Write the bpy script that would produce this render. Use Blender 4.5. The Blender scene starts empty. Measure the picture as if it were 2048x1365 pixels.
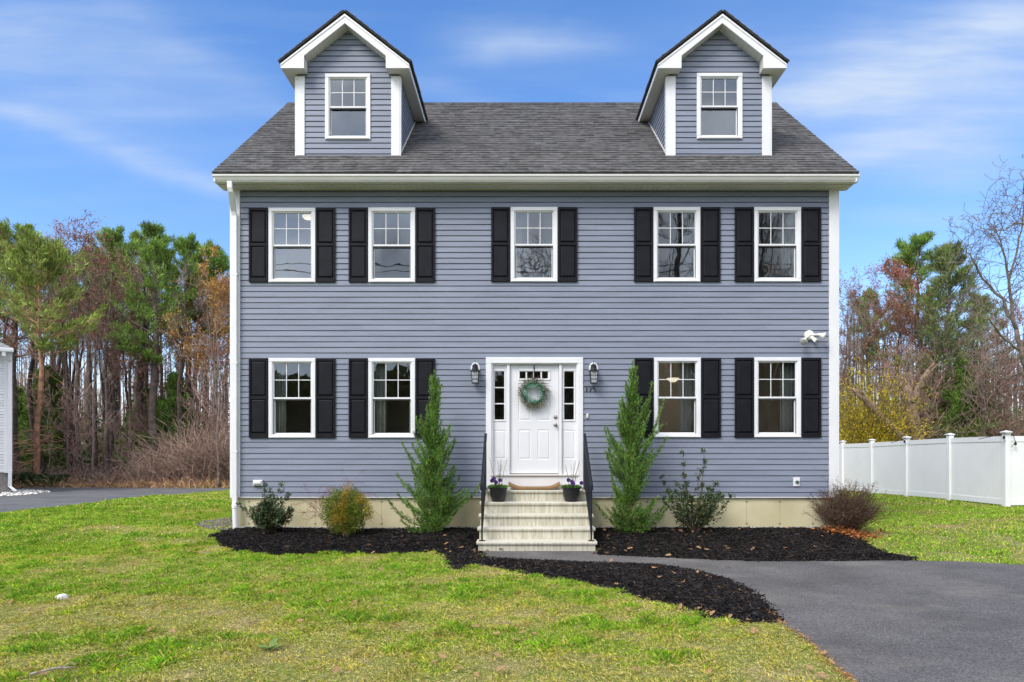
import bpy, bmesh, math, random
import numpy as np
from mathutils import Vector, Matrix
R = random.Random(7)
NR = np.random.default_rng(11)
scene = bpy.context.scene
COL = scene.collection
PI = math.pi
# ------------------------------------------------------------------ camera constants
F = 1375.0; CY = -12.5; ZC = 1.65; VX = 1043.0; VY = 900.0
def P(px, py, Y):
    d = Y - CY
    return ((px-VX)/F*d, Y, ZC + (VY-py)/F*d)
def PX(px, Y): return (px-VX)/F*(Y-CY)
def PZ(py, Y): return ZC + (VY-py)/F*(Y-CY)

# ------------------------------------------------------------------ noise + ground height
def vnoise(x, y, seed=0):
    x = np.asarray(x, float); y = np.asarray(y, float)
    xi = np.floor(x); yi = np.floor(y); xf = x-xi; yf = y-yi
    def h(a, b):
        v = np.sin(a*127.1 + b*311.7 + seed*74.7)*43758.5453
        return v-np.floor(v)
    u = xf*xf*(3-2*xf); v = yf*yf*(3-2*yf)
    return (h(xi,yi)*(1-u)+h(xi+1,yi)*u)*(1-v) + (h(xi,yi+1)*(1-u)+h(xi+1,yi+1)*u)*v
def fbm(x, y, seed=0, o=4):
    s = 0; a = .5; t = 0
    for i in range(o):
        s = s + a*vnoise(x*2**i, y*2**i, seed+i*13); t += a; a *= .55
    return s/t
def sst(a, b, x):
    t = np.clip((np.asarray(x, float)-a)/(b-a), 0, 1); return t*t*(3-2*t)
def gz(x, y):
    x = np.asarray(x, float); y = np.asarray(y, float)
    z = 0.20*sst(-1.9, -0.1, y) - 0.13*sst(6, 14, y)
    und = 0.05*(fbm(x*.35+9, y*.35, 3, 2)-.5)
    keep = 1 - np.clip(1-(np.abs(x-2.5)-0)/1.0, 0, 1)*0
    mask = sst(1.2, 2.6, -x+0.0)*sst(-14, -12, y)
    return z + und*mask
def gpt(px, py, zo=0.0):
    z = 0.0
    for _ in range(12):
        d = (ZC-z-zo)*F/(py-VY); x = (px-VX)/F*d; z = float(gz(x, d+CY))
    return (x, d+CY)

# ------------------------------------------------------------------ materials
MATS = {}
def mat(name, col, rough=.6, var=.12, scale=6, col2=None, bump=0, bscale=60, metal=0, spec=.5, tint=False, trans=0, detail=4, obj=True, coat=0, sheen=0, stretch=None):
    if name in MATS: return MATS[name]
    m = bpy.data.materials.new(name); m.use_nodes = True
    nt = m.node_tree; b = nt.nodes['Principled BSDF']; L = nt.links.new
    tc = nt.nodes.new('ShaderNodeTexCoord')
    src = tc.outputs['Object']
    if stretch:
        mp = nt.nodes.new('ShaderNodeMapping'); mp.inputs['Scale'].default_value = stretch; L(src, mp.inputs[0]); src = mp.outputs[0]
    n = nt.nodes.new('ShaderNodeTexNoise'); n.inputs['Scale'].default_value = scale; n.inputs['Detail'].default_value = detail
    L(src, n.inputs['Vector'])
    cr = nt.nodes.new('ShaderNodeValToRGB')
    c2 = col2 or tuple(c*(1-var) for c in col)
    cr.color_ramp.elements[0].position = .35; cr.color_ramp.elements[1].position = .65
    cr.color_ramp.elements[0].color = (*c2, 1); cr.color_ramp.elements[1].color = (*(tuple(min(1, c*(1+var)) for c in col) if not col2 else col), 1)
    L(n.outputs['Fac'], cr.inputs[0]); out = cr.outputs[0]
    if tint:
        at = nt.nodes.new('ShaderNodeAttribute'); at.attribute_name = 'tint'
        mx = nt.nodes.new('ShaderNodeMix'); mx.data_type = 'RGBA'; mx.blend_type = 'MULTIPLY'; mx.inputs[0].default_value = 1
        L(out, mx.inputs[6]); L(at.outputs['Color'], mx.inputs[7]); out = mx.outputs[2]
    L(out, b.inputs['Base Color'])
    b.inputs['Roughness'].default_value = rough; b.inputs['Metallic'].default_value = metal
    b.inputs['Specular IOR Level'].default_value = spec
    if coat: b.inputs['Coat Weight'].default_value = coat
    if bump:
        n2 = nt.nodes.new('ShaderNodeTexNoise'); n2.inputs['Scale'].default_value = bscale; n2.inputs['Detail'].default_value = 5
        L(src, n2.inputs['Vector'])
        bp = nt.nodes.new('ShaderNodeBump'); bp.inputs['Strength'].default_value = bump; bp.inputs['Distance'].default_value = .01
        L(n2.outputs['Fac'], bp.inputs['Height']); L(bp.outputs[0], b.inputs['Normal'])
    if trans:
        tr = nt.nodes.new('ShaderNodeBsdfTranslucent'); L(out, tr.inputs[0])
        ms = nt.nodes.new('ShaderNodeMixShader'); ms.inputs[0].default_value = trans
        L(b.outputs[0], ms.inputs[1]); L(tr.outputs[0], ms.inputs[2]); L(ms.outputs[0], nt.nodes['Material Output'].inputs[0])
    MATS[name] = m; return m

# ------------------------------------------------------------------ mesh builder
class MB:
    def __init__(s): s.v = []; s.f = []; s.t = []; s.n = 0; s.tint = False
    def add(s, verts, faces, tint=None):
        v = np.asarray(verts, float).reshape(-1, 3)
        s.v.append(v)
        for f in faces: s.f.append(tuple(i+s.n for i in f))
        k = len(faces)
        if tint is None: s.t.append(np.ones((k, 3)))
        else: s.t.append(np.broadcast_to(np.asarray(tint, float), (k, 3))); s.tint = True
        s.n += len(v); return s
    def box(s, x0, x1, y0, y1, z0, z1, tint=None, M=None):
        v = np.array([(x0,y0,z0),(x1,y0,z0),(x1,y1,z0),(x0,y1,z0),(x0,y0,z1),(x1,y0,z1),(x1,y1,z1),(x0,y1,z1)], float)
        if M is not None: v = np.array([M @ Vector(p) for p in v])
        return s.add(v, [(0,3,2,1),(4,5,6,7),(0,1,5,4),(1,2,6,5),(2,3,7,6),(3,0,4,7)], tint)
    def bbox(s, x0, x1, y0, y1, z0, z1, b=.004, tint=None):   # box with chamfered front (−Y) edges
        v = [(x0,y0+b,z0),(x1,y0+b,z0),(x1,y0+b,z1),(x0,y0+b,z1),(x0+b,y0,z0+b),(x1-b,y0,z0+b),(x1-b,y0,z1-b),(x0+b,y0,z1-b),(x0,y1,z0),(x1,y1,z0),(x1,y1,z1),(x0,y1,z1)]
        return s.add(v, [(4,5,6,7),(0,1,5,4),(1,2,6,5),(2,3,7,6),(3,0,4,7),(8,9,1,0),(9,10,2,1),(10,11,3,2),(11,8,0,3),(8,11,10,9)], tint)
    def prism(s, pts, axis, a, b, tint=None):   # polygon pts (2d) extruded along axis from a to b
        n = len(pts); V = []
        for t in (a, b):
            for p in pts:
                if axis == 'y': V.append((p[0], t, p[1]))
                elif axis == 'x': V.append((t, p[0], p[1]))
                else: V.append((p[0], p[1], t))
        F_ = [tuple(range(n))[::-1], tuple(range(n, 2*n))] + [(i, (i+1) % n, (i+1) % n+n, i+n) for i in range(n)]
        return s.add(V, F_, tint)
    def tube(s, pts, rad, sides=8, tint=None, caps=True):
        pts = [Vector(p) for p in pts]; n = len(pts)
        if not hasattr(rad, '__len__'): rad = [rad]*n
        V = []; up = None
        for i, p in enumerate(pts):
            d = (pts[min(i+1, n-1)]-pts[max(i-1, 0)]).normalized()
            if up is None: up = d.orthogonal().normalized()
            up = (up-d*up.dot(d)).normalized(); w = d.cross(up)
            for k in range(sides):
                a = 2*PI*k/sides; V.append(p+(up*math.cos(a)+w*math.sin(a))*rad[i])
        F_ = []
        for i in range(n-1):
            for k in range(sides):
                k2 = (k+1) % sides; F_.append((i*sides+k, i*sides+k2, (i+1)*sides+k2, (i+1)*sides+k))
        if caps: F_ += [tuple(range(sides))[::-1], tuple(range((n-1)*sides, n*sides))]
        return s.add([tuple(v) for v in V], F_, tint)
    def lathe(s, prof, c=(0,0,0), n=20, tint=None, M=None):
        V = []
        for r, z in prof:
            for k in range(n):
                a = 2*PI*k/n; V.append(Vector((r*math.cos(a), r*math.sin(a), z)))
        if M is not None: V = [M @ v for v in V]
        V = [tuple(v+Vector(c)) for v in V]
        F_ = [(i*n+k, i*n+(k+1) % n, (i+1)*n+(k+1) % n, (i+1)*n+k) for i in range(len(prof)-1) for k in range(n)]
        F_ += [tuple(range(n))[::-1], tuple(range((len(prof)-1)*n, len(prof)*n))]
        return s.add(V, F_, tint)
    def arrays(s):
        V = np.concatenate(s.v) if s.v else np.zeros((0, 3)); return V
    def mesh(s, name, m, smooth=False):
        V = s.arrays(); me = bpy.data.meshes.new(name)
        sizes = np.array([len(f) for f in s.f], dtype=np.int32)
        idx = np.fromiter((i for f in s.f for i in f), dtype=np.int32)
        return rawmesh(name, V, idx, sizes, m, np.concatenate(s.t) if s.tint else None, smooth)
    def build(s, name, m, parent=None, smooth=False, **kw):
        return link(name, s.mesh(name, m, smooth), parent, **kw)

def rawmesh(name, V, idx, sizes, m, tint=None, smooth=False):
    me = bpy.data.meshes.new(name)
    me.vertices.add(len(V)); me.vertices.foreach_set('co', np.ascontiguousarray(V, dtype=np.float32).ravel())
    me.loops.add(len(idx)); me.loops.foreach_set('vertex_index', np.ascontiguousarray(idx, dtype=np.int32))
    st = np.zeros(len(sizes), dtype=np.int32); st[1:] = np.cumsum(sizes)[:-1]
    me.polygons.add(len(sizes)); me.polygons.foreach_set('loop_start', st); me.polygons.foreach_set('loop_total', np.asarray(sizes, dtype=np.int32))
    me.polygons.foreach_set('use_smooth', np.full(len(sizes), bool(smooth)))
    me.update(calc_edges=True)
    if tint is not None:
        a = me.attributes.new('tint', 'FLOAT_COLOR', 'FACE')
        c = np.ones((len(sizes), 4), dtype=np.float32); c[:, :3] = tint
        a.data.foreach_set('color', c.ravel())
    me.validate()
    if m: me.materials.append(m)
    return me
def rootloc(o):
    while o.parent: o = o.parent
    return o.location
def link(name, me, parent=None, label=None, cat=None, group=None, kind=None, local=False):
    o = bpy.data.objects.new(name, me); COL.objects.link(o)
    if parent:
        o.parent = parent
        if not parent.parent and not local: o.matrix_parent_inverse = Matrix.Translation(-parent.location)
    tag(o, label, cat, group, kind); return o
def tag(o, label=None, cat=None, group=None, kind=None):
    if label: o['label'] = label
    if cat: o['category'] = cat
    if group: o['group'] = group
    if kind: o['kind'] = kind
    return o
def thing(name, label, cat, loc=(0,0,0), group=None, rz=0):
    o = bpy.data.objects.new(name, None); COL.objects.link(o); o.location = loc; o.rotation_euler = (0, 0, rz)
    o.empty_display_size = .2
    return tag(o, label, cat, group)
def polys(V, faces_per, m, name, tint=None, smooth=False):
    """V: (N,k,3) independent polygons of k corners"""
    N, k, _ = V.shape
    return rawmesh(name, V.reshape(-1, 3), np.arange(N*k), np.full(N, k), m, tint, smooth)

# oriented leaf diamonds, vectorised
def leafpolys(Pn, D, L, W, rng, fold=.0):
    N = len(Pn); D = D/np.maximum(np.linalg.norm(D, axis=1, keepdims=True), 1e-6)
    r = rng.normal(size=(N, 3)); S = np.cross(D, r); S /= np.maximum(np.linalg.norm(S, axis=1, keepdims=True), 1e-6)
    L = np.broadcast_to(L, (N,))[:, None]; W = np.broadcast_to(W, (N,))[:, None]
    out = np.empty((N, 4, 3)); Nn = np.cross(S, D)
    out[:, 0] = Pn; out[:, 1] = Pn+D*L*.45+S*W*.5+Nn*L*fold; out[:, 2] = Pn+D*L; out[:, 3] = Pn+D*L*.45-S*W*.5+Nn*L*fold
    return out
# segments -> little prisms (3 sides), vectorised
def segpolys(A, B, ra, rb, sides=3):
    D = B-A; D = D/np.maximum(np.linalg.norm(D, axis=1, keepdims=True), 1e-6)
    r = np.where(np.abs(D[:, 2:3]) > .9, np.array([[1., 0, 0]]), np.array([[0, 0, 1.]]))
    U = np.cross(D, r); U /= np.linalg.norm(U, axis=1, keepdims=True); W = np.cross(D, U)
    N = len(A); q = []
    ra = ra[:, None]; rb = rb[:, None]
    ring = [(U*math.cos(2*PI*k/sides)+W*math.sin(2*PI*k/sides)) for k in range(sides)]
    for k in range(sides):
        k2 = (k+1) % sides
        q.append(np.stack([A+ring[k]*ra, A+ring[k2]*ra, B+ring[k2]*rb, B+ring[k]*rb], 1))
    return np.concatenate(q)

# ------------------------------------------------------------------ sheets from polygons
def inside(px, py, poly):
    c = np.zeros(px.shape, bool); n = len(poly)
    for i in range(n):
        x1, y1 = poly[i]; x2, y2 = poly[(i+1) % n]
        if y1 == y2: continue
        c ^= ((y1 > py) != (y2 > py)) & (px < (x2-x1)*(py-y1)/(y2-y1)+x1)
    return c
def edgedist(px, py, poly, near=False):
    best = np.full(px.shape, 1e9); bx = px.copy(); by = py.copy(); n = len(poly)
    for i in range(n):
        x1, y1 = poly[i]; x2, y2 = poly[(i+1) % n]; dx = x2-x1; dy = y2-y1
        t = np.clip(((px-x1)*dx+(py-y1)*dy)/max(dx*dx+dy*dy, 1e-9), 0, 1)
        qx = x1+t*dx; qy = y1+t*dy; d = np.hypot(px-qx, py-qy); m = d < best
        best = np.where(m, d, best); bx = np.where(m, qx, bx); by = np.where(m, qy, by)
    return (best, bx, by) if near else best
def smoothpoly(poly, n=2):
    for _ in range(n):
        q = []
        for i in range(len(poly)):
            a = poly[i]; b = poly[(i+1) % len(poly)]
            q += [(a[0]*.75+b[0]*.25, a[1]*.75+b[1]*.25), (a[0]*.25+b[0]*.75, a[1]*.25+b[1]*.75)]
        poly = q
    return poly
def sheet(name, poly, cell, m, zf, **kw):
    xs = [p[0] for p in poly]; ys = [p[1] for p in poly]
    X = np.arange(min(xs)-cell, max(xs)+2*cell, cell); Y = np.arange(min(ys)-cell, max(ys)+2*cell, cell)
    gx, gy = np.meshgrid(X, Y, indexing='ij')
    cx = gx[:-1, :-1]+cell/2; cy = gy[:-1, :-1]+cell/2
    ok = inside(cx, cy, poly)
    used = np.zeros(gx.shape, int); cnt = np.zeros(gx.shape, int)
    for a in (0, 1):
        for b in (0, 1):
            used[a:gx.shape[0]-1+a, b:gx.shape[1]-1+b] += ok
    ds, bx, by = edgedist(gx, gy, poly, True)
    bd = (used > 0) & (used < 4)
    gx = np.where(bd, bx, gx); gy = np.where(bd, by, gy); ds = np.where(bd, 0, ds)
    gz_ = zf(gx, gy, ds)
    idx = np.arange(gx.size).reshape(gx.shape)
    I, J = np.nonzero(ok)
    q = np.stack([idx[I, J], idx[I+1, J], idx[I+1, J+1], idx[I, J+1]], 1)
    u, inv = np.unique(q.ravel(), return_inverse=True)
    V = np.stack([gx.ravel(), gy.ravel(), gz_.ravel()], 1)[u]
    return link(name, rawmesh(name, V, inv, np.full(len(q), 4), m, None, True), **kw)
# ================================================================== materials
WHITE = mat('white_vinyl', (.80,.80,.80), .45, .03, 3, bump=.02, bscale=40)
TRIM = mat('trim_white', (.78,.78,.775), .5, .03, 2)
CREAM = mat('gutter_aluminium', (.70,.69,.64), .4, .04, 2)
SOFF = mat('soffit_vinyl', (.62,.61,.55), .55, .03, 2)
BLACKP = mat('black_vinyl', (.0075,.0075,.011), .55, .25, 8, bump=.15, bscale=150, spec=.22)
IRON = mat('black_iron', (.015,.017,.024), .5, .25, 12, bump=.1, bscale=80, spec=.25)
DOORW = mat('door_paint', (.78,.78,.79), .35, .02, 3)
FOUND = None
def siding_mat(name, col, phase=0):
    m = bpy.data.materials.new(name); m.use_nodes = True; nt = m.node_tree; L = nt.links.new; b = nt.nodes['Principled BSDF']
    at = nt.nodes.new('ShaderNodeAttribute'); at.attribute_name = 'tint'
    tc = nt.nodes.new('ShaderNodeTexCoord')
    mp = nt.nodes.new('ShaderNodeMapping'); mp.inputs['Scale'].default_value = (.5, .5, 6); L(tc.outputs['Object'], mp.inputs[0])
    n = nt.nodes.new('ShaderNodeTexNoise'); n.inputs['Scale'].default_value = 2.2; n.inputs['Detail'].default_value = 5; L(mp.outputs[0], n.inputs['Vector'])
    cr = nt.nodes.new('ShaderNodeValToRGB'); cr.color_ramp.elements[0].color = (*[c*.9 for c in col], 1); cr.color_ramp.elements[1].color = (*[c*1.1 for c in col], 1)
    cr.color_ramp.elements[0].position = .3; cr.color_ramp.elements[1].position = .7; L(n.outputs['Fac'], cr.inputs[0])
    mx = nt.nodes.new('ShaderNodeMix'); mx.data_type = 'RGBA'; mx.blend_type = 'MULTIPLY'; mx.inputs[0].default_value = 1
    L(cr.outputs[0], mx.inputs[6]); L(at.outputs['Color'], mx.inputs[7]); L(mx.outputs[2], b.inputs['Base Color'])
    mp2 = nt.nodes.new('ShaderNodeMapping'); mp2.inputs['Scale'].default_value = (4, 4, 160); L(tc.outputs['Object'], mp2.inputs[0])
    n2 = nt.nodes.new('ShaderNodeTexNoise'); n2.inputs['Scale'].default_value = 3; L(mp2.outputs[0], n2.inputs['Vector'])
    bp = nt.nodes.new('ShaderNodeBump'); bp.inputs['Strength'].default_value = .12; bp.inputs['Distance'].default_value = .004; L(n2.outputs['Fac'], bp.inputs['Height']); L(bp.outputs[0], b.inputs['Normal'])
    b.inputs['Roughness'].default_value = .5; b.inputs['Specular IOR Level'].default_value = .35
    return m
SID = siding_mat('blue_grey_vinyl_siding', (.228, .253, .316))
SIDW = siding_mat('white_vinyl_siding', (.74, .74, .74))
SHING = mat('asphalt_shingles', (.122,.118,.115), .9, .25, 9, bump=.8, bscale=220, tint=True, spec=.2)
SHEDGE = mat('shingle_edge', (.03,.03,.034), .9, .2, 10)
def glass_mat(name, tintc, refl, seed):
    m = bpy.data.materials.new(name); m.use_nodes = True; nt = m.node_tree; L = nt.links.new
    nt.nodes.remove(nt.nodes['Principled BSDF'])
    tr = nt.nodes.new('ShaderNodeBsdfTransparent'); tr.inputs[0].default_value = (*tintc, 1)
    gl = nt.nodes.new('ShaderNodeBsdfGlossy'); gl.inputs['Roughness'].default_value = .012; gl.inputs[0].default_value = (.88,.95,1,1)
    tc = nt.nodes.new('ShaderNodeTexCoord'); n = nt.nodes.new('ShaderNodeTexNoise'); n.inputs['Scale'].default_value = 3.0; n.inputs['Detail'].default_value = 1
    mp = nt.nodes.new('ShaderNodeMapping'); mp.inputs['Location'].default_value = (seed, seed*2, 0); L(tc.outputs['Object'], mp.inputs[0]); L(mp.outputs[0], n.inputs['Vector'])
    bp = nt.nodes.new('ShaderNodeBump'); bp.inputs['Strength'].default_value = .05; bp.inputs['Distance'].default_value = .02; L(n.outputs['Fac'], bp.inputs['Height']); L(bp.outputs[0], gl.inputs['Normal'])
    lw = nt.nodes.new('ShaderNodeLayerWeight'); lw.inputs[0].default_value = .35
    ma = nt.nodes.new('ShaderNodeMath'); ma.operation = 'MULTIPLY_ADD'; ma.inputs[1].default_value = .8; ma.inputs[2].default_value = refl; ma.use_clamp = True
    L(lw.outputs['Fresnel'], ma.inputs[0])
    ms = nt.nodes.new('ShaderNodeMixShader'); L(ma.outputs[0], ms.inputs[0]); L(tr.outputs[0], ms.inputs[1]); L(gl.outputs[0], ms.inputs[2])
    L(ms.outputs[0], nt.nodes['Material Output'].inputs[0]); return m
GLASS = glass_mat('window_glass', (.66,.70,.69), .085, 1.3)
GLASSD = glass_mat('screened_glass', (.84,.85,.83), .035, 4.1)
GLASST = glass_mat('dormer_glass', (.50,.56,.57), .125, 6.1)
# concrete with pour seams and tie marks
def concrete():
    m = mat('cast_concrete', (.66,.60,.385), .85, .1, 1.6, col2=(.55,.49,.29), bump=.25, bscale=30)
    nt = m.node_tree; L = nt.links.new; b = nt.nodes['Principled BSDF']
    src = b.inputs['Base Color'].links[0].from_socket
    tc = nt.nodes.new('ShaderNodeTexCoord'); sp = nt.nodes.new('ShaderNodeSeparateXYZ'); L(tc.outputs['Object'], sp.inputs[0])
    def M(op, a, b_=None, c=None):
        n = nt.nodes.new('ShaderNodeMath'); n.operation = op
        for i, v in enumerate((a, b_, c)):
            if v is None: continue
            if isinstance(v, (int, float)): n.inputs[i].default_value = v
            else: L(v, n.inputs[i])
        return n.outputs[0]
    nz = nt.nodes.new('ShaderNodeTexNoise'); nz.inputs['Scale'].default_value = 7
    L(tc.outputs['Object'], nz.inputs['Vector'])
    x = M('ADD', sp.outputs['X'], M('MULTIPLY', nz.outputs['Fac'], .012))
    fx = M('SUBTRACT', M('FRACT', M('DIVIDE', M('SUBTRACT', x, 3.509+.3), .605)), .5)
    dx = M('MULTIPLY', M('ABSOLUTE', fx), .605)
    line = M('LESS_THAN', dx, .005)
    def dot(z0, r):
        dz = M('SUBTRACT', sp.outputs['Z'], z0)
        return M('LESS_THAN', M('ADD', M('MULTIPLY', dx, dx), M('MULTIPLY', M('MULTIPLY', dz, dz), 3)), r*r)
    tot = M('MAXIMUM', M('MULTIPLY', line, .38), M('MULTIPLY', M('MAXIMUM', dot(.70, .026), dot(.30, .026)), .75))
    # pits
    vo = nt.nodes.new('ShaderNodeTexVoronoi'); vo.inputs['Scale'].default_value = 5; L(tc.outputs['Object'], vo.inputs['Vector'])
    pit = M('MULTIPLY', M('LESS_THAN', vo.outputs['Distance'], .06), .45)
    tot = M('MAXIMUM', tot, pit)
    mx = nt.nodes.new('ShaderNodeMix'); mx.data_type = 'RGBA'; L(tot, mx.inputs[0]); L(src, mx.inputs[6]); mx.inputs[7].default_value = (.13,.10,.06,1)
    L(mx.outputs[2], b.inputs['Base Color']); return m
FOUND = concrete()
def stairs_mat():
    m = mat('precast_concrete', (.58,.555,.455), .85, .06, 3, bump=.2, bscale=60)
    nt = m.node_tree; L = nt.links.new; b = nt.nodes['Principled BSDF']; src = b.inputs['Base Color'].links[0].from_socket
    tc = nt.nodes.new('ShaderNodeTexCoord'); mp = nt.nodes.new('ShaderNodeMapping'); mp.inputs['Scale'].default_value = (14, 1, 1.2); L(tc.outputs['Object'], mp.inputs[0])
    n = nt.nodes.new('ShaderNodeTexNoise'); n.inputs['Scale'].default_value = 2; n.inputs['Detail'].default_value = 6; L(mp.outputs[0], n.inputs['Vector'])
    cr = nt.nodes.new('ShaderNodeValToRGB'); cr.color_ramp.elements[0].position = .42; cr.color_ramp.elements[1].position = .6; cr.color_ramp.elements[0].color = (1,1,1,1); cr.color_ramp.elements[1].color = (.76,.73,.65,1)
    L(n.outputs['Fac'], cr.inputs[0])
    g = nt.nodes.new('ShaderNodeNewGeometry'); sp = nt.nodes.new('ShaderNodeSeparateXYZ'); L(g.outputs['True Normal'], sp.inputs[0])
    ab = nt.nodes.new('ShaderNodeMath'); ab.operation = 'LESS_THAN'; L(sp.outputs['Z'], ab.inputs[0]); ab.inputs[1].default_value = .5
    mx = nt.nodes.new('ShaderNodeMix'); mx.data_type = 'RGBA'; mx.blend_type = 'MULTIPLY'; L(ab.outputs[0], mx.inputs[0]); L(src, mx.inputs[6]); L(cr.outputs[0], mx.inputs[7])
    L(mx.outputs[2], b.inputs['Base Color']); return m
STEP = stairs_mat()
RUST = mat('rust', (.30,.17,.05), .9, .3, 40)
# ================================================================== siding generator
CH = 0.10136; ZPH = PZ(717, 0)
def siding(mb, O, U, Nn, lim, z0, z1, openings=(), rng=None, seam=3.66):
    """courses of clapboard; lim(z)->(u0,u1); openings (u0,u1,z0,z1)"""
    O = np.array(O, float); U = np.array(U, float); Nn = np.array(Nn, float); Zv = np.array((0, 0, 1.))
    rng = rng or random.Random(3)
    def pt(u, z, o): return O+U*u+Nn*o+Zv*z
    def face_o(z, zb):                 # outward offset profile
        t = (z-zb)/CH
        return .018-.010*(t/.85) if t <= .85 else .008-(t-.85)/.15*.024
    k0 = math.floor((z0-ZPH)/CH+1e-6); k1 = math.ceil((z1-ZPH)/CH-1e-6)
    for k in range(k0, k1):
        zb0 = ZPH+k*CH
        a = max(zb0, z0); b = min(zb0+CH, z1)
        if b-a < .003: continue
        brk = sorted({p for o in openings for p in (o[0], o[1]) if o[3] > a and o[2] < b})
        zs = sorted({a, b, zb0+CH*.85, *[q for o in openings for q in (o[2], o[3])]}); zs = [z for z in zs if a-1e-9 <= z <= b+1e-9]
        base = rng.uniform(.965, 1.03); seams = []
        off = rng.uniform(0, seam)
        for zi in range(len(zs)-1):
            za, zc = zs[zi], zs[zi+1]
            if zc-za < 1e-5: continue
            La, Ra = lim(za); Lc, Rc = lim(zc)
            if Ra-La < .01: continue
            if Rc < Lc: Lc = Rc = (Lc+Rc)/2
            xs = [('L',)]+[x for x in brk if max(La, Lc) < x < min(Ra, Rc)]
            ss = []; x = math.floor(La/seam)*seam+off
            while x < Ra:
                if max(La, Lc)+.1 < x < min(Ra, Rc)-.1: ss.append(x)
                x += seam
            pts = sorted([x for x in xs[1:]]+ss)
            pts = [None]+pts+[None]
            for i in range(len(pts)-1):
                ua = pts[i]; ub = pts[i+1]
                l0, l1 = (La, Lc) if ua is None else (ua, ua); r0, r1 = (Ra, Rc) if ub is None else (ub, ub)
                mid = (max(l0, l1)+min(r0, r1))/2; zm = (za+zc)/2
                if any(o[0] < mid < o[1] and o[2] < zm < o[3] for o in openings): continue
                hsh = math.sin((k*7.13+math.floor((mid-off)/seam)*3.7)*12.9)*43758.5; t = base*(.965+.07*(hsh-math.floor(hsh)))
                so = .002*(math.floor((mid-off)/seam) % 2)
                oa = face_o(za, zb0)+so; oc = face_o(zc, zb0)+so
                mb.add([pt(l0, za, oa), pt(r0, za, oa), pt(r1, zc, oc), pt(l1, zc, oc)], [(0,1,2,3)], (t,)*3)
                if abs(za-zb0) < 1e-6:
                    mb.add([pt(l0, za, oa), pt(l0, za, -.016), pt(r0, za, -.016), pt(r0, za, oa)], [(0,1,2,3)], (t,)*3)
# ================================================================== the house
HX0, HX1 = PX(465, 0), PX(1673, 0)
ZSB, ZST = PZ(993.5, 0), PZ(378, 0)
EYF, EZF = -.45, PZ(345, -.45)
RY, RZ_ = 3.45, 9.68
SL = (RZ_-EZF)/(RY-EYF)
HD = 2*RY
RX0, RX1 = -5.43, 5.92
def roofz(y): return EZF+(y-EYF)*SL
house = thing('house', 'two and a half storey blue grey clapboard house with two dormers and black shutters', 'house', (.24, 0, 0))
up = [(538,632,417,566),(737,831,416.5,566),(1021,1115,415.5,565),(1306,1400,415.5,565),(1507,1601,415.5,565)]
lo = [(538,632,717,876.5),(737,831,717,876.5),(1307,1401,716,875.5),(1507,1601,715.5,875.5)]
wins = []
for i, (a, b, c, d) in enumerate(up+lo): wins.append((PX(a, 0), PX(b, 0), PZ(d, 0), PZ(c, 0), i < 5, i))
DX0, DX1, DZ0, DZ1 = PX(972, 0), PX(1166, 0), PZ(978, 0), PZ(715.5, 0)
ops = [(w[0]+.05, w[1]-.05, w[2]+.05, w[3]-.05) for w in wins]+[(DX0+.04, DX1-.04, ZSB-.1, DZ1-.04)]
mb = MB()
siding(mb, (0,0,0), (1,0,0), (0,-1,0), lambda z: (HX0+.02, HX1-.02), ZSB, ZST+.08, ops)
def gab(z):
    if z < roofz(0)-.12: return (.02, HD-.02)
    y = (z-EZF+.12)/SL+EYF
    return (min(y, RY), max(HD-y, RY))
siding(mb, (HX0,0,0), (0,1,0), (-1,0,0), gab, ZSB, RZ_-.2)
siding(mb, (HX1,0,0), (0,1,0), (1,0,0), gab, ZSB, RZ_-.2)
siding(mb, (0,HD,0), (1,0,0), (0,1,0), lambda z: (HX0+.02, HX1-.02), ZSB, ZST+.08)
wall = mb.build('wall', SID, house)
# foundation
mb = MB(); mb.box(HX0+.06, HX1-.06, .035, HD-.035, -.3, ZSB+.012); mb.build('foundation', FOUND, house)
# interior shell: rooms behind the windows
INT = mat('painted_plaster', (.78,.73,.65), .8, .05, 3)
mb = MB(); t = .04
for (za, zb) in ((1.18, 3.62), (3.86, 6.34)):
    mb.box(HX0+.1, HX1-.1, 2.2, 2.3, za, zb); mb.box(HX0+.1, HX1-.1, .05, 2.2, za-.1, za); mb.box(HX0+.1, HX1-.1, .05, 2.2, zb, zb+.1)
    for x in (HX0+.06, HX1-.1, -1.35, 1.75, -3.1, 4.0 if za > 3 else 9): 
        if x < 8: mb.box(x, x+.04, .05, 2.2, za, zb)
mb.build('interior_wall', INT, house)
# corner trims
for x0, x1 in ((HX0-.005, HX0+.145), (HX1-.145, HX1+.005)):
    mb = MB(); mb.bbox(x0, x1, -.034, .10, ZSB-.02, ZST+.02, .005)
    s = -1 if x0 < 0 else 1; xe = HX0 if s < 0 else HX1
    mb.box(min(xe+s*.002, xe+s*.034), max(xe+s*.002, xe+s*.034), -.031, .12, ZSB-.02, ZST+.02)
    mb.build('corner_trim', TRIM, house)
# starter strip below the siding
mb = MB(); mb.box(HX0, HX1, -.012, .03, ZSB-.022, ZSB); mb.build('starter_strip', TRIM, house)
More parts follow.
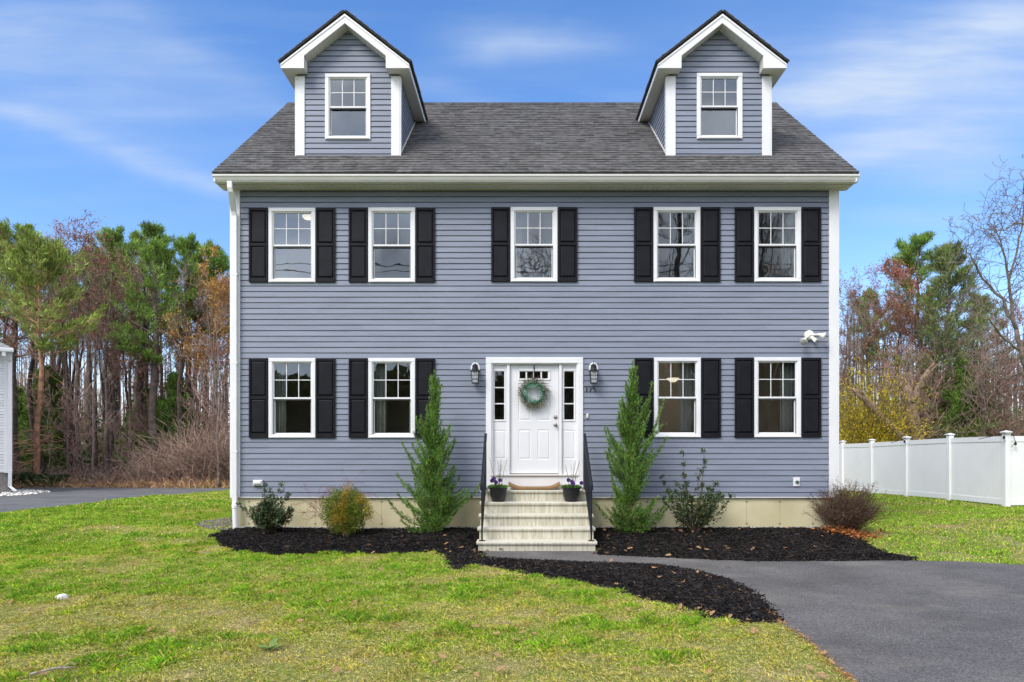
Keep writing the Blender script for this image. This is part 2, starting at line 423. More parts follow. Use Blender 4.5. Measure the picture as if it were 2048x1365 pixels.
# ---- main roof
def shingles(mb, O, U, S, up_, width, length, rng, clip=None, expo=.143, top=(.86,1.2)):
    """O lower corner, U along eave, S up slope unit, up_ normal; clip(s)->(u0,u1)"""
    O, U, S, up_ = [np.array(a, float) for a in (O, U, S, up_)]
    n = math.ceil(length/expo); Vs = []; T = []
    for i in range(n):
        s0 = i*expo; s1 = min(s0+expo+.004, length)
        ua, ub = (0, width) if clip is None else clip(s0)
        u = ua-rng.uniform(0, .2); 
        while u < ub:
            w = rng.uniform(.12, .36); a = max(u, ua); b = min(u+w, ub); u += w
            if b-a < .01: continue
            h = .010+rng.choice((0, .006)); g = rng.gauss(0, 1)*.09+1.0; g = min(max(g, top[0]-.06), top[1]); wr = rng.uniform(-.02, .03)
            if rng.random() < .12: g *= .82
            p = lambda uu, ss, hh: O+U*uu+S*ss+up_*hh
            q = [p(a, s0, h), p(b, s0, h), p(b, s1, .002), p(a, s1, .002)]
            f = [p(a, s0, 0), p(b, s0, 0), p(b, s0, h), p(a, s0, h)]
            l = [p(a, s0, 0), p(a, s0, h), p(a, s1, .002), p(a, s1, 0)]; r = [p(b, s0, 0), p(b, s1, 0), p(b, s1, .002), p(b, s0, h)]
            for z in (q, f, l, r): Vs.append(z); T.append((g*(1+wr), g, g*(1-wr)))
    Vs = np.array(Vs); k = len(Vs)
    mb.v.append(Vs.reshape(-1, 3)); mb.f += [tuple(mb.n+4*i+j for j in range(4)) for i in range(k)]; mb.n += 4*k
    mb.t.append(np.array(T)); mb.tint = True
sl_len = math.hypot(RY-EYF, RZ_-EZF); Sd = np.array((0, (RY-EYF)/sl_len, (RZ_-EZF)/sl_len)); Nd = np.array((0, -Sd[2], Sd[1]))
mb = MB(); rr = random.Random(5)
shingles(mb, (RX0, EYF, EZF), (1,0,0), Sd, Nd, RX1-RX0, sl_len, rr)
Sb = np.array((0, -Sd[1], Sd[2])); Nb = np.array((0, Sd[2], Sd[1]))
shingles(mb, (RX0, HD-EYF, EZF), (1,0,0), Sb, Nb, RX1-RX0, sl_len, rr, expo=.286)
mb.prism([(EYF, EZF-.002), (EYF+.02, EZF-.05), (RY, RZ_-.05), (HD-EYF-.02, EZF-.05), (HD-EYF, EZF-.002), (RY, RZ_-.002)], 'x', RX0+.003, RX1-.003, (.6,.6,.6))
roof = mb.build('roof', SHING, house)
mb = MB()   # ridge caps: short overlapping pieces
x = RX0
while x < RX1:
    w = .2; g = rr.uniform(.55, .8)
    mb.prism([(RY-.14, RZ_-.14*SL+.006), (RY-.14, RZ_-.14*SL+.022), (RY, RZ_+.03), (RY+.14, RZ_-.14*SL+.022), (RY+.14, RZ_-.14*SL+.006), (RY, RZ_+.012)], 'x', x, min(x+w+.01, RX1), (g,)*3); x += w
mb.build('ridge_cap', SHING, roof)
# eave: drip edge shadow line, fascia, gutter, soffit
mb = MB(); mb.box(RX0+.02, RX1-.02, -.30, -.27, PZ(367,-.3), EZF+.09); 
fas = mb.build('fascia', CREAM, house)
mb = MB()
gzb = PZ(362.5, -.42); gzt = PZ(348.5, -.44); gh = gzt-gzb
prof = [(-.302, gzb), (-.385, gzb), (-.392, gzb+.012), (-.392, gzb+.02), (-.405, gzb+.026), (-.425, gzb+gh*.62), (-.425, gzb+gh*.70), (-.440, gzb+gh*.74), (-.440, gzt), (-.428, gzt), (-.428, gzt-.02), (-.415, gzb+gh*.6), (-.385, gzb+.03), (-.302, gzb+.015)]
mb.prism(prof, 'x', PX(428,-.43), PX(1717,-.43))
gut = mb.build('gutter', CREAM, house)
mb = MB(); ep = [(-.30, gzb-.002), (-.388, gzb-.002), (-.428, gzb+gh*.6), (-.443, gzb+gh*.72), (-.443, gzt+.002), (-.30, gzt+.002)]
mb.prism(ep, 'x', PX(425.5,-.43), PX(428,-.43)-.0005); mb.build('gutter_end_cap', WHITE, gut); mb = MB(); mb.prism(ep, 'x', PX(1717,-.43)+.0005, PX(1719,-.43)); mb.build('gutter_end_cap', WHITE, gut)
mb = MB()
sx0, sx1 = RX0+.03, RX1-.03; szf = PZ(368.5, -.3); nsl = int((sx1-sx0)/.1)
for i in range(nsl):
    a = sx0+(sx1-sx0)*i/nsl; b = sx0+(sx1-sx0)*(i+1)/nsl
    mb.box(a+.003, b-.003, -.268, .02, szf-.004, szf+.008)
mb.box(sx0, sx1, -.269, .02, szf+.0085, szf+.02)
mb.build('soffit', SOFF, house)
# rake boards + gable soffit returns on both ends
for s, xe, xr in ((-1, HX0, RX0), (1, HX1, RX1)):
    a, b = (xr+.02, xr+.045) if s < 0 else (xr-.045, xr-.02)
    mb = MB()
    o = .05
    def line(y): return roofz(y)-o-.005
    mb.prism([(EYF+.03, line(EYF+.03)), (EYF+.03, line(EYF+.03)-.12), (-.02, szf-.012), (0.02, roofz(.02)-.30), (RY, RZ_-.30), (RY, RZ_-o-.005)], 'x', a, b)
    mb.prism([(HD-EYF-.03, line(EYF+.03)), (HD-EYF-.03, line(EYF+.03)-.15), (RY, RZ_-.30), (RY, RZ_-o-.005)], 'x', a, b)
    mb.build('rake_board', WHITE, house)
    mb = MB(); xa, xb = (a+.026, HX0-.02) if s < 0 else (HX1+.02, b-.026)
    mb.add([(xa, 0, roofz(0)-.2), (xb, 0, roofz(0)-.2), (xb, RY, RZ_-.2), (xa, RY, RZ_-.2), (xa, HD, roofz(0)-.2), (xb, HD, roofz(0)-.2)], [(0,1,2,3), (3,2,5,4)])
    mb.box(xa, xb, -.26, .03, szf+.021, roofz(-.2)-.06)
    mb.build('gable_soffit', SOFF, house)
# downspout on the left corner
mb = MB()
def rect_path(mb, pts, w, d):
    for i in range(len(pts)-1):
        (x0,y0,z0), (x1,y1,z1) = pts[i], pts[i+1]; h = w/2; e = d/2
        mb.add([(x0-h,y0-e,z0),(x0+h,y0-e,z0),(x0+h,y0+e,z0),(x0-h,y0+e,z0),(x1-h,y1-e,z1),(x1+h,y1-e,z1),(x1+h,y1+e,z1),(x1-h,y1+e,z1)],
               [(0,3,2,1),(4,5,6,7),(0,1,5,4),(1,2,6,5),(2,3,7,6),(3,0,4,7)])
dx = PX(470, -.07)
rect_path(mb, [(PX(460,-.37), -.37, gzb+.01), (PX(460,-.37), -.37, gzb-.10), (PX(461,-.35)+.01, -.345, gzb-.17), (dx-.01, -.10, gzb-.43), (dx, -.078, gzb-.50), (dx, -.078, .62)], .082, .062)
for zz in (1.6, 3.2, 4.8): mb.box(dx-.055, dx+.055, -.112, -.04, zz, zz+.03)
dsp = mb.build('downspout', WHITE, house)
mb = MB(); mb.lathe([(.05,.0),(.052,.10),(.062,.105),(.062,.16),(.05,.165),(.05,.2)], (dx+.012, -.085, .50), 18)
mb.tube([(dx+.012,-.085,.52), (dx+.03,-.09,.12)], [.052,.056], 16); mb.build('drain_pipe', WHITE, dsp, smooth=False)
# ---- windows
CURT = mat('curtain_cloth', (.82,.82,.78), .9, .05, 12, trans=.35)
CURG = mat('grey_curtain_cloth', (.66,.67,.65), .9, .05, 12, trans=.3)
DARK = mat('gasket_and_shadow', (.05,.05,.055), .6, .1)
def window(x0, x1, z0, z1, Y, parent, glU, glL, depth=.09):
    cw = .068
    mb = MB(); yf = Y-.040
    mb.bbox(x0, x1, yf, Y+.015, z1-cw, z1, .006)
    mb.bbox(x0, x0+cw, yf+.0015, Y+.015, z0+cw*.8, z1-cw, .006); mb.bbox(x1-cw, x1, yf+.0015, Y+.015, z0+cw*.8, z1-cw, .006)
    mb.bbox(x0, x1, yf, Y+.015, z0, z0+cw*.8, .006); mb.bbox(x0+.03, x1-.03, yf-.012, yf+.002, z0+.006, z0+.028, .004)
    iw = .012
    a, b, c, d = x0+cw, x1-cw, z0+cw*.8, z1-cw
    mb.box(a, a+iw, Y-.020, Y+depth, c, d); mb.box(b-iw, b, Y-.020, Y+depth, c, d); mb.box(a+iw, b-iw, Y-.020, Y+depth, d-iw, d); mb.box(a+iw, b-iw, Y-.020, Y+depth, c, c+iw)
    w = mb.build('window', WHITE, parent)
    a += iw; b -= iw; c += iw; d -= iw; mid = c+(d-c)*.492; sw = .024
    mb = MB(); yu = Y-.008
    mb.bbox(a, b, yu, yu+.03, mid, mid+.032, .003)
    for (u, v) in ((a, a+sw*.6), (b-sw*.6, b)): mb.bbox(u, v, yu+.001, yu+.03, mid+.032, d-.012, .003)
    mb.bbox(a, b, yu, yu+.03, d-.012, d, .002)
    mb.build('upper_sash', WHITE, w)
    mb = MB(); yl = Y+.024
    mb.bbox(a, b, yl, yl+.028, c, c+.026, .003)
    for (u, v) in ((a, a+sw), (b-sw, b)): mb.bbox(u, v, yl+.001, yl+.028, c+.026, mid-.005, .003)
    mb.build('lower_sash', WHITE, w)
    mb = MB(); ym = yu+.011; zt0 = mid+.032; zt1 = d-.012; ua = a+sw*.6; ub = b-sw*.6
    for k in (1, 2):
        xm = ua+(ub-ua)*k/3; mb.box(xm-.0065, xm+.0065, ym, ym+.006, zt0, zt1)
    zm = zt0+(zt1-zt0)*.51; mb.box(ua, ub, ym+.0015, ym+.0045, zm-.0065, zm+.0065)
    mb.build('muntin_grid', WHITE, w)
    mb = MB(); mb.add([(ua,yu+.019,zt0),(ub,yu+.019,zt0),(ub,yu+.019,zt1),(ua,yu+.019,zt1)], [(0,1,2,3)]); mb.build('upper_pane', glU, w)
    mb = MB(); mb.add([(a+sw,yl+.015,c+.026),(b-sw,yl+.015,c+.026),(b-sw,yl+.015,mid-.002),(a+sw,yl+.015,mid-.002)], [(0,1,2,3)]); mb.build('lower_pane', glL, w)
    mb = MB(); e = .011     # screen frame's shadow, painted as dark strips just inside the lower opening
    for bx in ((a, b, mid-.02, mid-.001), (a, a+e, c, mid-.02), (b-e, b, c, mid-.02)): mb.box(bx[0], bx[1], Y-.004, Y+.004, bx[2], bx[3])
    mb.build('screen_shadow', DARK, w)
    return w
def shutter(x0, x1, z0, z1, parent):
    mb = MB(); yb = -.018; yf = -.052; st = .032; tr = .038
    zs = [(z0+.075, z0+(z1-z0)*.487), (z0+(z1-z0)*.523, z1-.045)]
    mb.bbox(x0, x0+st, yf, yb, z0, z1, .004); mb.bbox(x1-st, x1, yf, yb, z0, z1, .004)
    for a, b in ((z0, zs[0][0]), (zs[0][1], zs[1][0]), (zs[1][1], z1)): mb.bbox(x0+st, x1-st, yf+.001, yb, a, b, .003)
    mb.box(x0+st, x1-st, yf+.022, yb, zs[0][0], zs[1][1])
    for a, b in zs:   # raised panel
        u0, u1, v0, v1 = x0+st+.006, x1-st-.006, a+.008, b-.008; bv = .026; ya = yf+.021; yc = yf+.003
        mb.add([(u0,ya,v0),(u1,ya,v0),(u1,ya,v1),(u0,ya,v1),(u0+bv,yc,v0+bv),(u1-bv,yc,v0+bv),(u1-bv,yc,v1-bv),(u0+bv,yc,v1-bv)],
               [(4,5,6,7),(0,1,5,4),(1,2,6,5),(2,3,7,6),(3,0,4,7)])
    return mb.build('shutter', BLACKP, parent)
def curtain(x0, x1, z0, z1, Y, label, m=None, n=5, seed=0, group='curtains hanging inside the windows'):
    mb = MB(); N = 60; r = random.Random(seed); ph = r.uniform(0, 6)
    V = []; 
    for j, z in enumerate((z0, (z0+z1)/2, z1)):
        for i in range(N+1):
            t = i/N; V.append((x0+(x1-x0)*t, Y+.028*math.sin(t*n*2*PI+ph)+.012*math.sin(t*n*4.6*PI), z))
    Fc = [(j*(N+1)+i, j*(N+1)+i+1, (j+1)*(N+1)+i+1, (j+1)*(N+1)+i) for j in range(2) for i in range(N)]
    mb.add(V, Fc); o = mb.build('curtain', m or CURT, smooth=True, label=label, cat='curtain', group=group)
    mo = o.modifiers.new('thick', 'SOLIDIFY'); mo.thickness = .003
    return o
for (x0, x1, z0, z1, isup, i) in wins:
    lowglass = GLASST if i in (0,1,2,3) else (GLASS if i == 4 else GLASSD)
    window(x0, x1, z0, z1, 0, house, GLASST if i < 4 else GLASS, lowglass)
    shutter(x0-PX(1043+38.5,0), x0-.006, z0+.004, z1-.008, house); shutter(x1+.008, x1+PX(1043+39.5,0), z0+.004, z1-.008, house)
nm = ['upper left corner window', 'upstairs window second from the left', 'upper middle window over the door', 'upstairs window second from the right', 'upper right corner window',
      'lower left corner window', 'downstairs window left of the door', 'downstairs window right of the door', 'lower right corner window']
cs = {0: [(0,.28)], 1: [(0,.16)], 2: [(0,.17), (.78,1)], 3: [(.70,1)], 4: [(.70,1)], 5: [(0,.26)], 6: [(0,.30)], 7: [(.64,1)], 8: [(.66,1)]}
for i, segs in cs.items():
    x0, x1, z0, z1 = wins[i][:4]; w = x1-x0; a = x0+.08; ww = w-.16
    for k, (s, e) in enumerate(segs):
        side = 'left' if s == 0 else 'right'
        curtain(a+ww*s-(.05 if s == 0 else 0), a+ww*e+(.05 if e == 1 else 0), z0-.15, z1+.03, .17, 'pale curtain on the %s side inside the %s' % (side, nm[i]),
                CURG if i in (3,7,8) else CURT, 3 if e-s < .25 else 4, i*3+k)
# ---- dormers
def dormer(cx, wcx0, wcx1, wz0, wz1):
    Y = .315; hw = .95; zb = roofz(Y)-.02; pk = 9.67; eh = 1.195; ez = PZ(124, .06)
    slp = (pk-ez)/eh
    tw = .145
    x0, x1 = cx-hw, cx+hw
    ul = lambda z, o=.05: max(0, (pk-o*1.4-z)/slp)
    mb = MB()
    def lf(z):
        h = min(hw-.01, ul(z)); return (cx-h, cx+h)
    siding(mb, (0,Y,0), (1,0,0), (0,-1,0), lf, zb, pk-.16, [(wcx0+.05, wcx1-.05, wz0+.05, wz1-.05)], random.Random(int(cx*10)))
    top = ez-.05
    for s, xe in ((-1, x0), (1, x1)):
        def lc(z): return (Y+.03, max(Y+.03, (z-EZF)/SL+EYF))
        siding(mb, (xe,0,0), (0,1,0), (s,0,0), lc, zb, top, (), random.Random(8))
    dm = mb.build('dormer', SID, house)
    for s, xe in ((-1, x0), (1, x1)):
        mb = MB(); a, b = (xe-.012, xe+tw) if s < 0 else (xe-tw, xe+.012)
        zt = ez-.14
        mb.prism([(Y-.034, zb-.01), (Y+.11, zb-.01+.11*SL+.03), (Y+.11, zt), (Y-.034, zt)], 'x', a, b) if False else mb.bbox(a, b, Y-.034, Y+.012, zb+.005, zt, .004)
        a2, b2 = (xe-.034, xe-.014) if s < 0 else (xe+.014, xe+.034)
        mb.prism([(Y-.03, zb), (Y+.085, zb+.085*SL+.03), (Y+.085, zt), (Y-.03, zt)], 'x', a2, b2)
        mb.build('corner_trim', TRIM, dm)
        # flashing strip along the roof
        mb = MB(); xa, xb = (xe-.03, xe-.012) if s < 0 else (xe+.012, xe+.03)
        ye = (top-EZF)/SL+EYF
        mb.prism([(Y+.09, roofz(Y+.09)+.008), (ye, roofz(ye)+.008), (ye, roofz(ye)+.035), (Y+.09, roofz(Y+.09)+.035)], 'x', xa, xb); mb.build('flashing', CREAM, dm)
    # roof slabs
    th = .035
    for s in (-1, 1):
        mb = MB(); yf = .035
        yb_r = (pk+.02-EZF)/SL+EYF; yb_e = (ez-EZF)/SL+EYF
        ln = math.hypot(eh, pk-ez); S = np.array((-s*eh/ln, 0, (pk-ez)/ln)); Nn = np.array((s*(pk-ez)/ln, 0, eh/ln))
        o = cx+s*eh
        A = (o, yf, ez-.02); Bv = (cx, yf, pk-.02); C_ = (cx, yb_r+.05, pk-.02); D_ = (o, yb_e+.1, ez-.02)
        up2 = np.array(Nn)*th
        Vs = [A, Bv, C_, D_]+[tuple(np.array(p)+up2) for p in (A, Bv, C_, D_)]
        fc = [(0,1,2,3),(4,7,6,5),(0,4,5,1),(1,5,6,2),(2,6,7,3),(3,7,4,0)]
        mb.add(Vs, fc, (.32,.32,.33))
        rg = random.Random(int(cx*7)+s)
        def clip(ss):
            t = ss/ln; return (0, (yb_e+(yb_r-yb_e)*t)-yf)
        O = np.array(A)+up2+np.array((0, 0, .001))
        shingles(mb, O, (0,1,0), S, Nn, 3, ln, rg, clip=clip)
        mb.build('roof', SHING, dm)
    # rake boards with pork-chop returns (front face), as one outline
    K = 109.5
    def q(dx_, py): return (cx+dx_/K, ZC+(900-py)/K)
    OX = 128.5; IX = 82
    outer = [q(0, 28), q(OX, 128), q(OX, 136), q(IX, 136), q(IX, 111), q(0, 46)]
    ring = outer+[(2*cx-p[0], p[1]) for p in outer[::-1][1:-1]]
    mb = MB()
    half = [outer]; 
    for sgn in (1, -1):
        pts = [(cx+sgn*(p[0]-cx), p[1]) for p in outer]
        # triangulate by hand: rake strip + return block
        pk_o, tip, tipb, inb, inn, pk_i = pts
        m1 = (inn[0], pk_o[1]+(tip[1]-pk_o[1])*((inn[0]-pk_o[0])/(tip[0]-pk_o[0])))
        mb.prism([pk_o, m1, inn, pk_i], 'y', .062, .09); mb.prism([m1, tip, tipb, inb, inn], 'y', .062, .09)
    mb.build('rake_board', WHITE, dm)
    mb = MB()   # upper narrow moulding on the rake
    for sgn in (1, -1):
        pk_o, tip = outer[0], outer[1]; d = .045
        pts = [(cx+sgn*(p[0]-cx), p[1]) for p in (pk_o, tip, (tip[0], tip[1]-.03), (pk_o[0], pk_o[1]-d))]
        mb.prism(pts, 'y', .050, .0615)
    mb.build('rake_moulding', TRIM, dm)
    # raked soffit under front overhang, in boards
    mb = MB(); i0 = outer[5]; i1 = outer[4]
    for sgn in (1, -1):
        n = 9
        for j in range(n):
            t0 = j/n+.006; t1 = (j+1)/n-.006
            xa = cx+sgn*(i0[0]-cx+(i1[0]-i0[0])*t0); xb = cx+sgn*(i0[0]-cx+(i1[0]-i0[0])*t1); za = i0[1]+(i1[1]-i0[1])*t0; zc = i0[1]+(i1[1]-i0[1])*t1
            mb.add([(xa,.09,za+.004),(xb,.09,zc+.004),(xb,Y+.01,zc+.004),(xa,Y+.01,za+.004)], [(0,1,2,3)])
        mb.add([(cx,.09,i0[1]+.012),(cx+sgn*(i1[0]-cx),.09,i1[1]+.012),(cx+sgn*(i1[0]-cx),Y+.01,i1[1]+.012),(cx,Y+.01,i0[1]+.012)], [(0,1,2,3)])
    mb.build('front_soffit', SOFF, dm)
    # boxed side eaves running back: soffit + white fascia
    for s in (-1, 1):
        mb = MB(); ze = outer[2][1]; xo = cx+s*OX/K*.985; xi = cx+s*(hw+.0)
        xin = cx+s*IX/K; yb = (ze-EZF)/SL+EYF+.02
        xa, xb = sorted((xi-s*.02, xo)); 
        mb.prism([(Y-.04, ze+.004), (yb, ze+.004), (yb, ze+.012), (Y-.04, ze+.012)], 'x', xa, xb)
        xa, xb = sorted((xin, xo)); mb.box(xa, xb, .091, Y-.04, ze+.003, ze+.012)
        xa, xb = sorted((xin, xin+s*.012)); mb.box(xa, xb, .091, Y-.036, ze+.0125, outer[4][1])
        mb.build('side_soffit', SOFF, dm)
        mb = MB(); xa, xb = sorted((xo, xo+s*.02)); yb2 = (ez-.02-EZF)/SL+EYF
        mb.prism([(.091, ze), (yb, ze), (yb2, ez-.024), (.091, ez-.024)], 'x', xa, xb); mb.build('side_fascia', WHITE, dm)
    window(wcx0, wcx1, wz0, wz1, Y, house, GLASST, GLASST)
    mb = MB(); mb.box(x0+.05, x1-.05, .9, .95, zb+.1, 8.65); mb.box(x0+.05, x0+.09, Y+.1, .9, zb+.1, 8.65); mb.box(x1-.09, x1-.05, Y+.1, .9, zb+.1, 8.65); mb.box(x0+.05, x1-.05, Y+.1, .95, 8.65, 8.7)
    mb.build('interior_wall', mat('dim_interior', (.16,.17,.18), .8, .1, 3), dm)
    return dm
dormer(-3.229, PX(651,.315), PX(741.5,.315), PZ(280.5,.315), PZ(149.5,.315))
dormer(3.672, PX(1393,.315), PX(1484,.315), PZ(279.5,.315), PZ(148,.315))
# ---- front door unit
X = lambda px: PX(px, 0)
Z = lambda py: PZ(py, 0)
def panel(mb, x0, x1, z0, z1, Y, r=.008, w=.018):     # raised panel moulding: ring + field
    mb.add([(x0,Y,z0),(x1,Y,z0),(x1,Y,z1),(x0,Y,z1),(x0+w,Y+r,z0+w),(x1-w,Y+r,z0+w),(x1-w,Y+r,z1-w),(x0+w,Y+r,z1-w),
            (x0+2.2*w,Y-.001,z0+2.2*w),(x1-2.2*w,Y-.001,z0+2.2*w),(x1-2.2*w,Y-.001,z1-2.2*w),(x0+2.2*w,Y-.001,z1-2.2*w)],
           [(0,1,5,4),(1,2,6,5),(2,3,7,6),(3,0,4,7),(4,5,9,8),(5,6,10,9),(6,7,11,10),(7,4,8,11),(8,9,10,11)])
def plate(mb, x0, x1, z0, z1, Y, th, holes):
    """flat front with rectangular holes: front faces + hole reveals"""
    xs = sorted({x0, x1, *[h[0] for h in holes], *[h[1] for h in holes]}); zs = sorted({z0, z1, *[h[2] for h in holes], *[h[3] for h in holes]})
    for i in range(len(xs)-1):
        for j in range(len(zs)-1):
            mx, mz = (xs[i]+xs[i+1])/2, (zs[j]+zs[j+1])/2
            if any(h[0] < mx < h[1] and h[2] < mz < h[3] for h in holes): continue
            mb.add([(xs[i],Y,zs[j]),(xs[i+1],Y,zs[j]),(xs[i+1],Y,zs[j+1]),(xs[i],Y,zs[j+1])], [(0,1,2,3)])
    for h in holes:
        if len(h) > 4: continue
        a, b, c, d = h[:4]
        for p, q in (((a,c),(b,c)),((b,c),(b,d)),((b,d),(a,d)),((a,d),(a,c))):
            mb.add([(p[0],Y,p[1]),(q[0],Y,q[1]),(q[0],Y+th,q[1]),(p[0],Y+th,p[1])], [(0,1,2,3)])
    for p, q in (((x0,z0),(x1,z0)),((x1,z0),(x1,z1)),((x1,z1),(x0,z1)),((x0,z1),(x0,z0))):
        mb.add([(p[0],Y,p[1]),(q[0],Y,q[1]),(q[0],Y+th,q[1]),(p[0],Y+th,p[1])], [(0,1,2,3)])
mb = MB(); zsl = Z(949)
mb.bbox(X(972), X(1166), -.045, .02, Z(727.5), Z(715.5), .006)
mb.bbox(X(972), X(983), -.043, .02, Z(975), Z(727.5), .006); mb.bbox(X(1155), X(1166), -.043, .02, Z(975), Z(727.5), .006)
for a, b in ((983, 985.2), (1152.8, 1155)): mb.box(X(a), X(b), -.02, .09, zsl, Z(727.5))
mb.box(X(985.2), X(1152.8), -.02, .09, Z(729.2), Z(727.5))
for a, b in ((1013.8, 1019.5), (1118, 1123.5)): mb.bbox(X(a), X(b), -.006, .09, zsl, Z(729.2), .004)
frm = mb.build('door_frame', WHITE, house)
mb = MB(); mb.bbox(X(983), X(1155), -.028, .03, Z(978), Z(952.5), .003); mb.build('kick_board', TRIM, frm)
mb = MB(); mb.bbox(X(981), X(1157), -.06, .09, Z(952), Z(948.8), .004); mb.build('threshold', CREAM, frm)
mb = MB(); mb.box(X(985.2), X(1152.8), .055, .06, Z(949.5), Z(946.5)); mb.build('door_sweep', DARK, frm)
# door slab
DY = .045; mb = MB(); dx0, dx1, dz0, dz1 = X(1020), X(1117.4), Z(947.3), Z(730)
lites = [(X(1039.3+14.9*k), X(1051.3+14.9*k), Z(757), Z(743)) for k in range(4)]
pan = [(X(1036.5),X(1061.5),Z(841.5),Z(766)), (X(1075),X(1100.5),Z(841.5),Z(766)), (X(1036.5),X(1061.5),Z(919.5),Z(859.5)), (X(1075),X(1100.5),Z(919.5),Z(859.5))]
plate(mb, dx0, dx1, dz0, dz1, DY, .04, lites+[p+(1,) for p in pan])
for p in pan: panel(mb, *p, DY, .009, .016)
door = mb.build('front_door', DOORW, house)
mb = MB(); a, b, c, d = X(1037), X(1101.5), Z(760.5), Z(739.5)
for bx in ((a, b, d-.025, d), (a, b, c, c+.025), (a, a+.022, c+.025, d-.025), (b-.022, b, c+.025, d-.025)): mb.bbox(bx[0], bx[1], DY-.014, DY-.001, bx[2], bx[3], .005)
mb.build('lite_frame', DOORW, door)
mb = MB()
for l in lites: mb.add([(l[0],DY+.03,l[2]),(l[1],DY+.03,l[2]),(l[1],DY+.03,l[3]),(l[0],DY+.03,l[3])], [(0,1,2,3)])
mb.build('lite_glass', GLASSD, door)
NICK = mat('satin_nickel', (.35,.33,.30), .3, .05, metal=1)
for py, nme in ((850, 'door_knob'), (834.3, 'deadbolt')):
    mb = MB(); M = Matrix.Rotation(PI/2, 4, 'X')
    pr = [(.034,0),(.036,.006),(.032,.012),(.014,.016),(.013,.03),(.028,.042),(.031,.055),(.026,.066),(.012,.071)] if nme == 'door_knob' else [(.034,0),(.036,.008),(.030,.018),(.020,.024),(.016,.028)]
    mb.lathe(pr, (X(1111.3), DY, Z(py)), 20, M=M); mb.build(nme, NICK, door, smooth=True)
for a, b in ((985.2, 1013.8), (1123.5, 1152.8)):
    mb = MB(); cx = (a+b)/2+(-.8 if a < 1000 else .3)
    gl = [(X(cx-9.6), X(cx+9.6), Z(y1), Z(y0)) for y0, y1 in ((743,774.2), (776.2,806.4), (808.6,839.5))]
    pn = (X(cx-12.5), X(cx+12.5), Z(919), Z(860))
    plate(mb, X(a), X(b), zsl, Z(729.2), DY-.004, .035, gl+[pn+(1,)])
    panel(mb, *pn, DY-.004, .009, .016)
    u0, u1, v0, v1 = X(cx-12.8), X(cx+12.8), Z(843), Z(739.5)
    for bx in ((u0, u1, v1-.024, v1), (u0, u1, v0, v0+.024), (u0, u0+.022, v0+.024, v1-.024), (u1-.022, u1, v0+.024, v1-.024)): mb.bbox(bx[0], bx[1], DY-.018, DY-.005, bx[2], bx[3], .005)
    sd = mb.build('sidelight', DOORW, house)
    mb = MB()
    for l in gl: mb.add([(l[0],DY+.022,l[2]),(l[1],DY+.022,l[2]),(l[1],DY+.022,l[3]),(l[0],DY+.022,l[3])], [(0,1,2,3)])
    mb.build('sidelight_glass', GLASSD, sd)
# ================================================================== terrain
ax = np.unique(np.concatenate([np.arange(-24, 24.01, .25), -np.geomspace(24, 900, 34), np.geomspace(24, 900, 34)]))
ay = np.unique(np.concatenate([np.arange(-13, 32.01, .25), np.geomspace(32, 1200, 34), -13-np.geomspace(.5, 300, 24)]))
gx, gy = np.meshgrid(ax, ay, indexing='ij')
def lawn_mat():
    m = bpy.data.materials.new('lawn_soil'); m.use_nodes = True; nt = m.node_tree; L = nt.links.new; b = nt.nodes['Principled BSDF']
    tc = nt.nodes.new('ShaderNodeTexCoord')
    def noise(s, d=6, loc=0):
        mp = nt.nodes.new('ShaderNodeMapping'); mp.inputs['Location'].default_value = (loc, loc, 0); L(tc.outputs['Object'], mp.inputs[0])
        n = nt.nodes.new('ShaderNodeTexNoise'); n.inputs['Scale'].default_value = s; n.inputs['Detail'].default_value = d; L(mp.outputs[0], n.inputs['Vector']); return n.outputs['Fac']
    def ramp(f, a, ca, b_, cb):
        r = nt.nodes.new('ShaderNodeValToRGB'); r.color_ramp.elements[0].position = a; r.color_ramp.elements[1].position = b_
        r.color_ramp.elements[0].color = (*ca, 1); r.color_ramp.elements[1].color = (*cb, 1); L(f, r.inputs[0]); return r.outputs[0]
    g = ramp(noise(22, 8), .35, (.10,.14,.022), .65, (.26,.28,.07))
    s = ramp(noise(34, 8, 5), .35, (.17,.13,.065), .65, (.42,.35,.19))
    f1 = ramp(noise(1.3, 8, 3), .50, (0,0,0), .64, (1,1,1))
    mx = nt.nodes.new('ShaderNodeMix'); mx.data_type = 'RGBA'; L(f1, mx.inputs[0]); L(g, mx.inputs[6]); L(s, mx.inputs[7])
    # far beyond: woodland floor
    sp = nt.nodes.new('ShaderNodeSeparateXYZ'); L(tc.outputs['Object'], sp.inputs[0])
    mr = nt.nodes.new('ShaderNodeMapRange'); mr.inputs[1].default_value = 16.8; mr.inputs[2].default_value = 17.8; L(sp.outputs['Y'], mr.inputs[0])
    m2 = nt.nodes.new('ShaderNodeMix'); m2.data_type = 'RGBA'; L(mr.outputs[0], m2.inputs[0]); L(mx.outputs[2], m2.inputs[6])
    L(ramp(noise(2.5), .3, (.10,.065,.04), .7, (.20,.14,.08)), m2.inputs[7]); L(m2.outputs[2], b.inputs['Base Color'])
    b.inputs['Roughness'].default_value = .95; b.inputs['Specular IOR Level'].default_value = .1
    bp = nt.nodes.new('ShaderNodeBump'); bp.inputs['Strength'].default_value = .6; bp.inputs['Distance'].default_value = .02; L(noise(45), bp.inputs['Height']); L(bp.outputs[0], b.inputs['Normal'])
    return m
idx = np.arange(gx.size).reshape(gx.shape)
q = np.stack([idx[:-1,:-1], idx[1:,:-1], idx[1:,1:], idx[:-1,1:]], -1).reshape(-1, 4)
gzz = gz(gx, gy)
link('ground', rawmesh('ground', np.stack([gx.ravel(), gy.ravel(), gzz.ravel()], 1), q.ravel(), np.full(len(q), 4), lawn_mat(), None, True), kind='structure')
